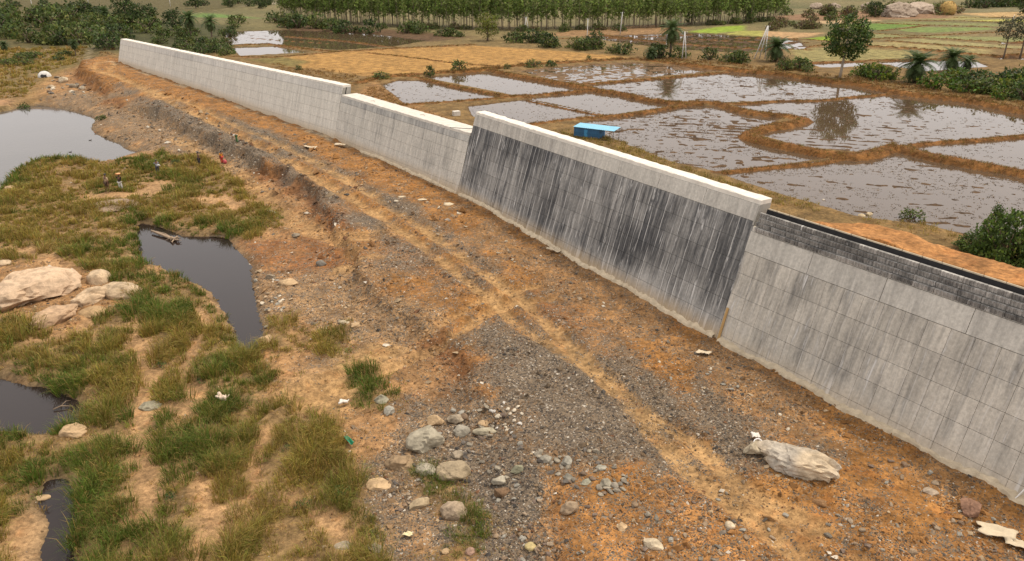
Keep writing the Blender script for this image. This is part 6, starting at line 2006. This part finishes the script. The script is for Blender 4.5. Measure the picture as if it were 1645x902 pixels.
rag(656, 862, 14, 'pale yellow wrapper on the stony strip', (.70, .60, .35), .4, 6, .6, 'wrapper', 'wrapper')
rag(1212, 705, 12, 'white rag on top of the cement sack', WHT, .6, 7, .8)
rag(116, 70, 10, 'white plastic sheet scrap in the far scrub', WHT, .4, 8, .5, 'plastic_scrap', 'scrap')
for px, py, w, lb, sd_ in ((500, 240, 22, 'flat mortar flake left of the track near the far joint', 11), (548, 236, 18, 'jagged mortar flake at the foot of the far joint', 12), (890, 405, 24, 'thin pale mortar sheet below the stained wall', 13), (1130, 570, 20, 'pale mortar sheet under the wall joint', 14), (1600, 860, 40, 'broken cream mortar sheet at the lower right', 15), (1635, 880, 36, 'cream mortar crust cut by the right edge', 16)):
    rag(px, py, w, lb, (.56, .46, .32), .22, sd_, .5, 'mortar_flake', 'flake', -.5)

# boulder hill, haystack
for px, py, w, lb, sd_ in ((1440, 20, 60, 'broad pale granite dome of the hill at the top', 441), (1480, 16, 46, 'steep tan granite face right of the hill dome', 442), (1395, 12, 30, 'grey granite boulder on the left of the hill', 443), (1310, 12, 24, 'pale boulder among dry scrub at the top', 444), (1340, 10, 24, 'grey boulder beside the pale boulder at the top', 445)):
    rock(px, py, w, lb, 'rock', 'hill_boulder', .7, .5, .6, (.46, .36, .27), sd_, .3, .35, None, ICO4, 0, 4)
for px, py, w, lb in ((1465, 26, 7, 'white stone at the foot of the hill'), (1363, 17, 6, 'small white stone on the hill slope')):
    rock(px, py, w, lb, 'rock', 'stone', .8, .7, .5, WHT, 450, 0, .3, None, ICO2)
x, y, z = T1(1521, 24); W = 20 / PXM(x, y, z)
hs = empty('haystack', (x, y, z)); tag(hs, 'round golden haystack right of the boulder hill', 'haystack')
V, F = ICO3
v = V * np.array((W * .5, W * .5, W * .55)); v *= (1 + .18 * n3(V, .5, 8))[:, None]; v[:, 2] = np.maximum(v[:, 2] + W * .3, 0)
MB().put(v, None, F).build('stack', m_plain('straw_stack', (.42, .28, .10), .95, .4, 4, .2, 0, .5), hs, False)
pp = R.normal(0, 1, (500, 3)); pp /= np.linalg.norm(pp, axis=1)[:, None]; pp = pp * np.array((W * .5, W * .5, W * .55)) + np.array((0, 0, W * .3)); pp = pp[pp[:, 2] > 0]
Vv, q, C_ = leaf_quads(pp, W * .12, np.array((.42, .28, .10)) * np.ones((len(pp), 1)), R); add('straw', make_mesh('straw', Vv, q, None, M['leaf'], C_), hs)

# egrets and a floating bird on the river
for px, py, lb in ((145, 226, 'dark water bird on the river near the point'), (113, 245, 'dark water bird on the river near the grass')):
    x, y = G(px, py, WZ); o = empty('water_bird', (float(x), float(y), WZ), .5, (.6, .6, .6)); tag(o, lb, 'bird')
    V, F = ICO2
    b = MB(); v = V * np.array((.30, .14, .13)); v[:, 0] += .10 * (v[:, 2] > 0) * 0; b.put(v + np.array((0, 0, .06)), None, F)
    b.tube([(.22, 0, .10), (.30, 0, .26), (.36, 0, .32)], [.06, .035, .045], 6); b.tube([(.38, 0, .32), (.50, 0, .30)], [.02, .005], 5); b.tube([(-.26, 0, .08), (-.45, 0, .14)], [.07, .02], 6)
    b.build('body', M['wire'], o, True)
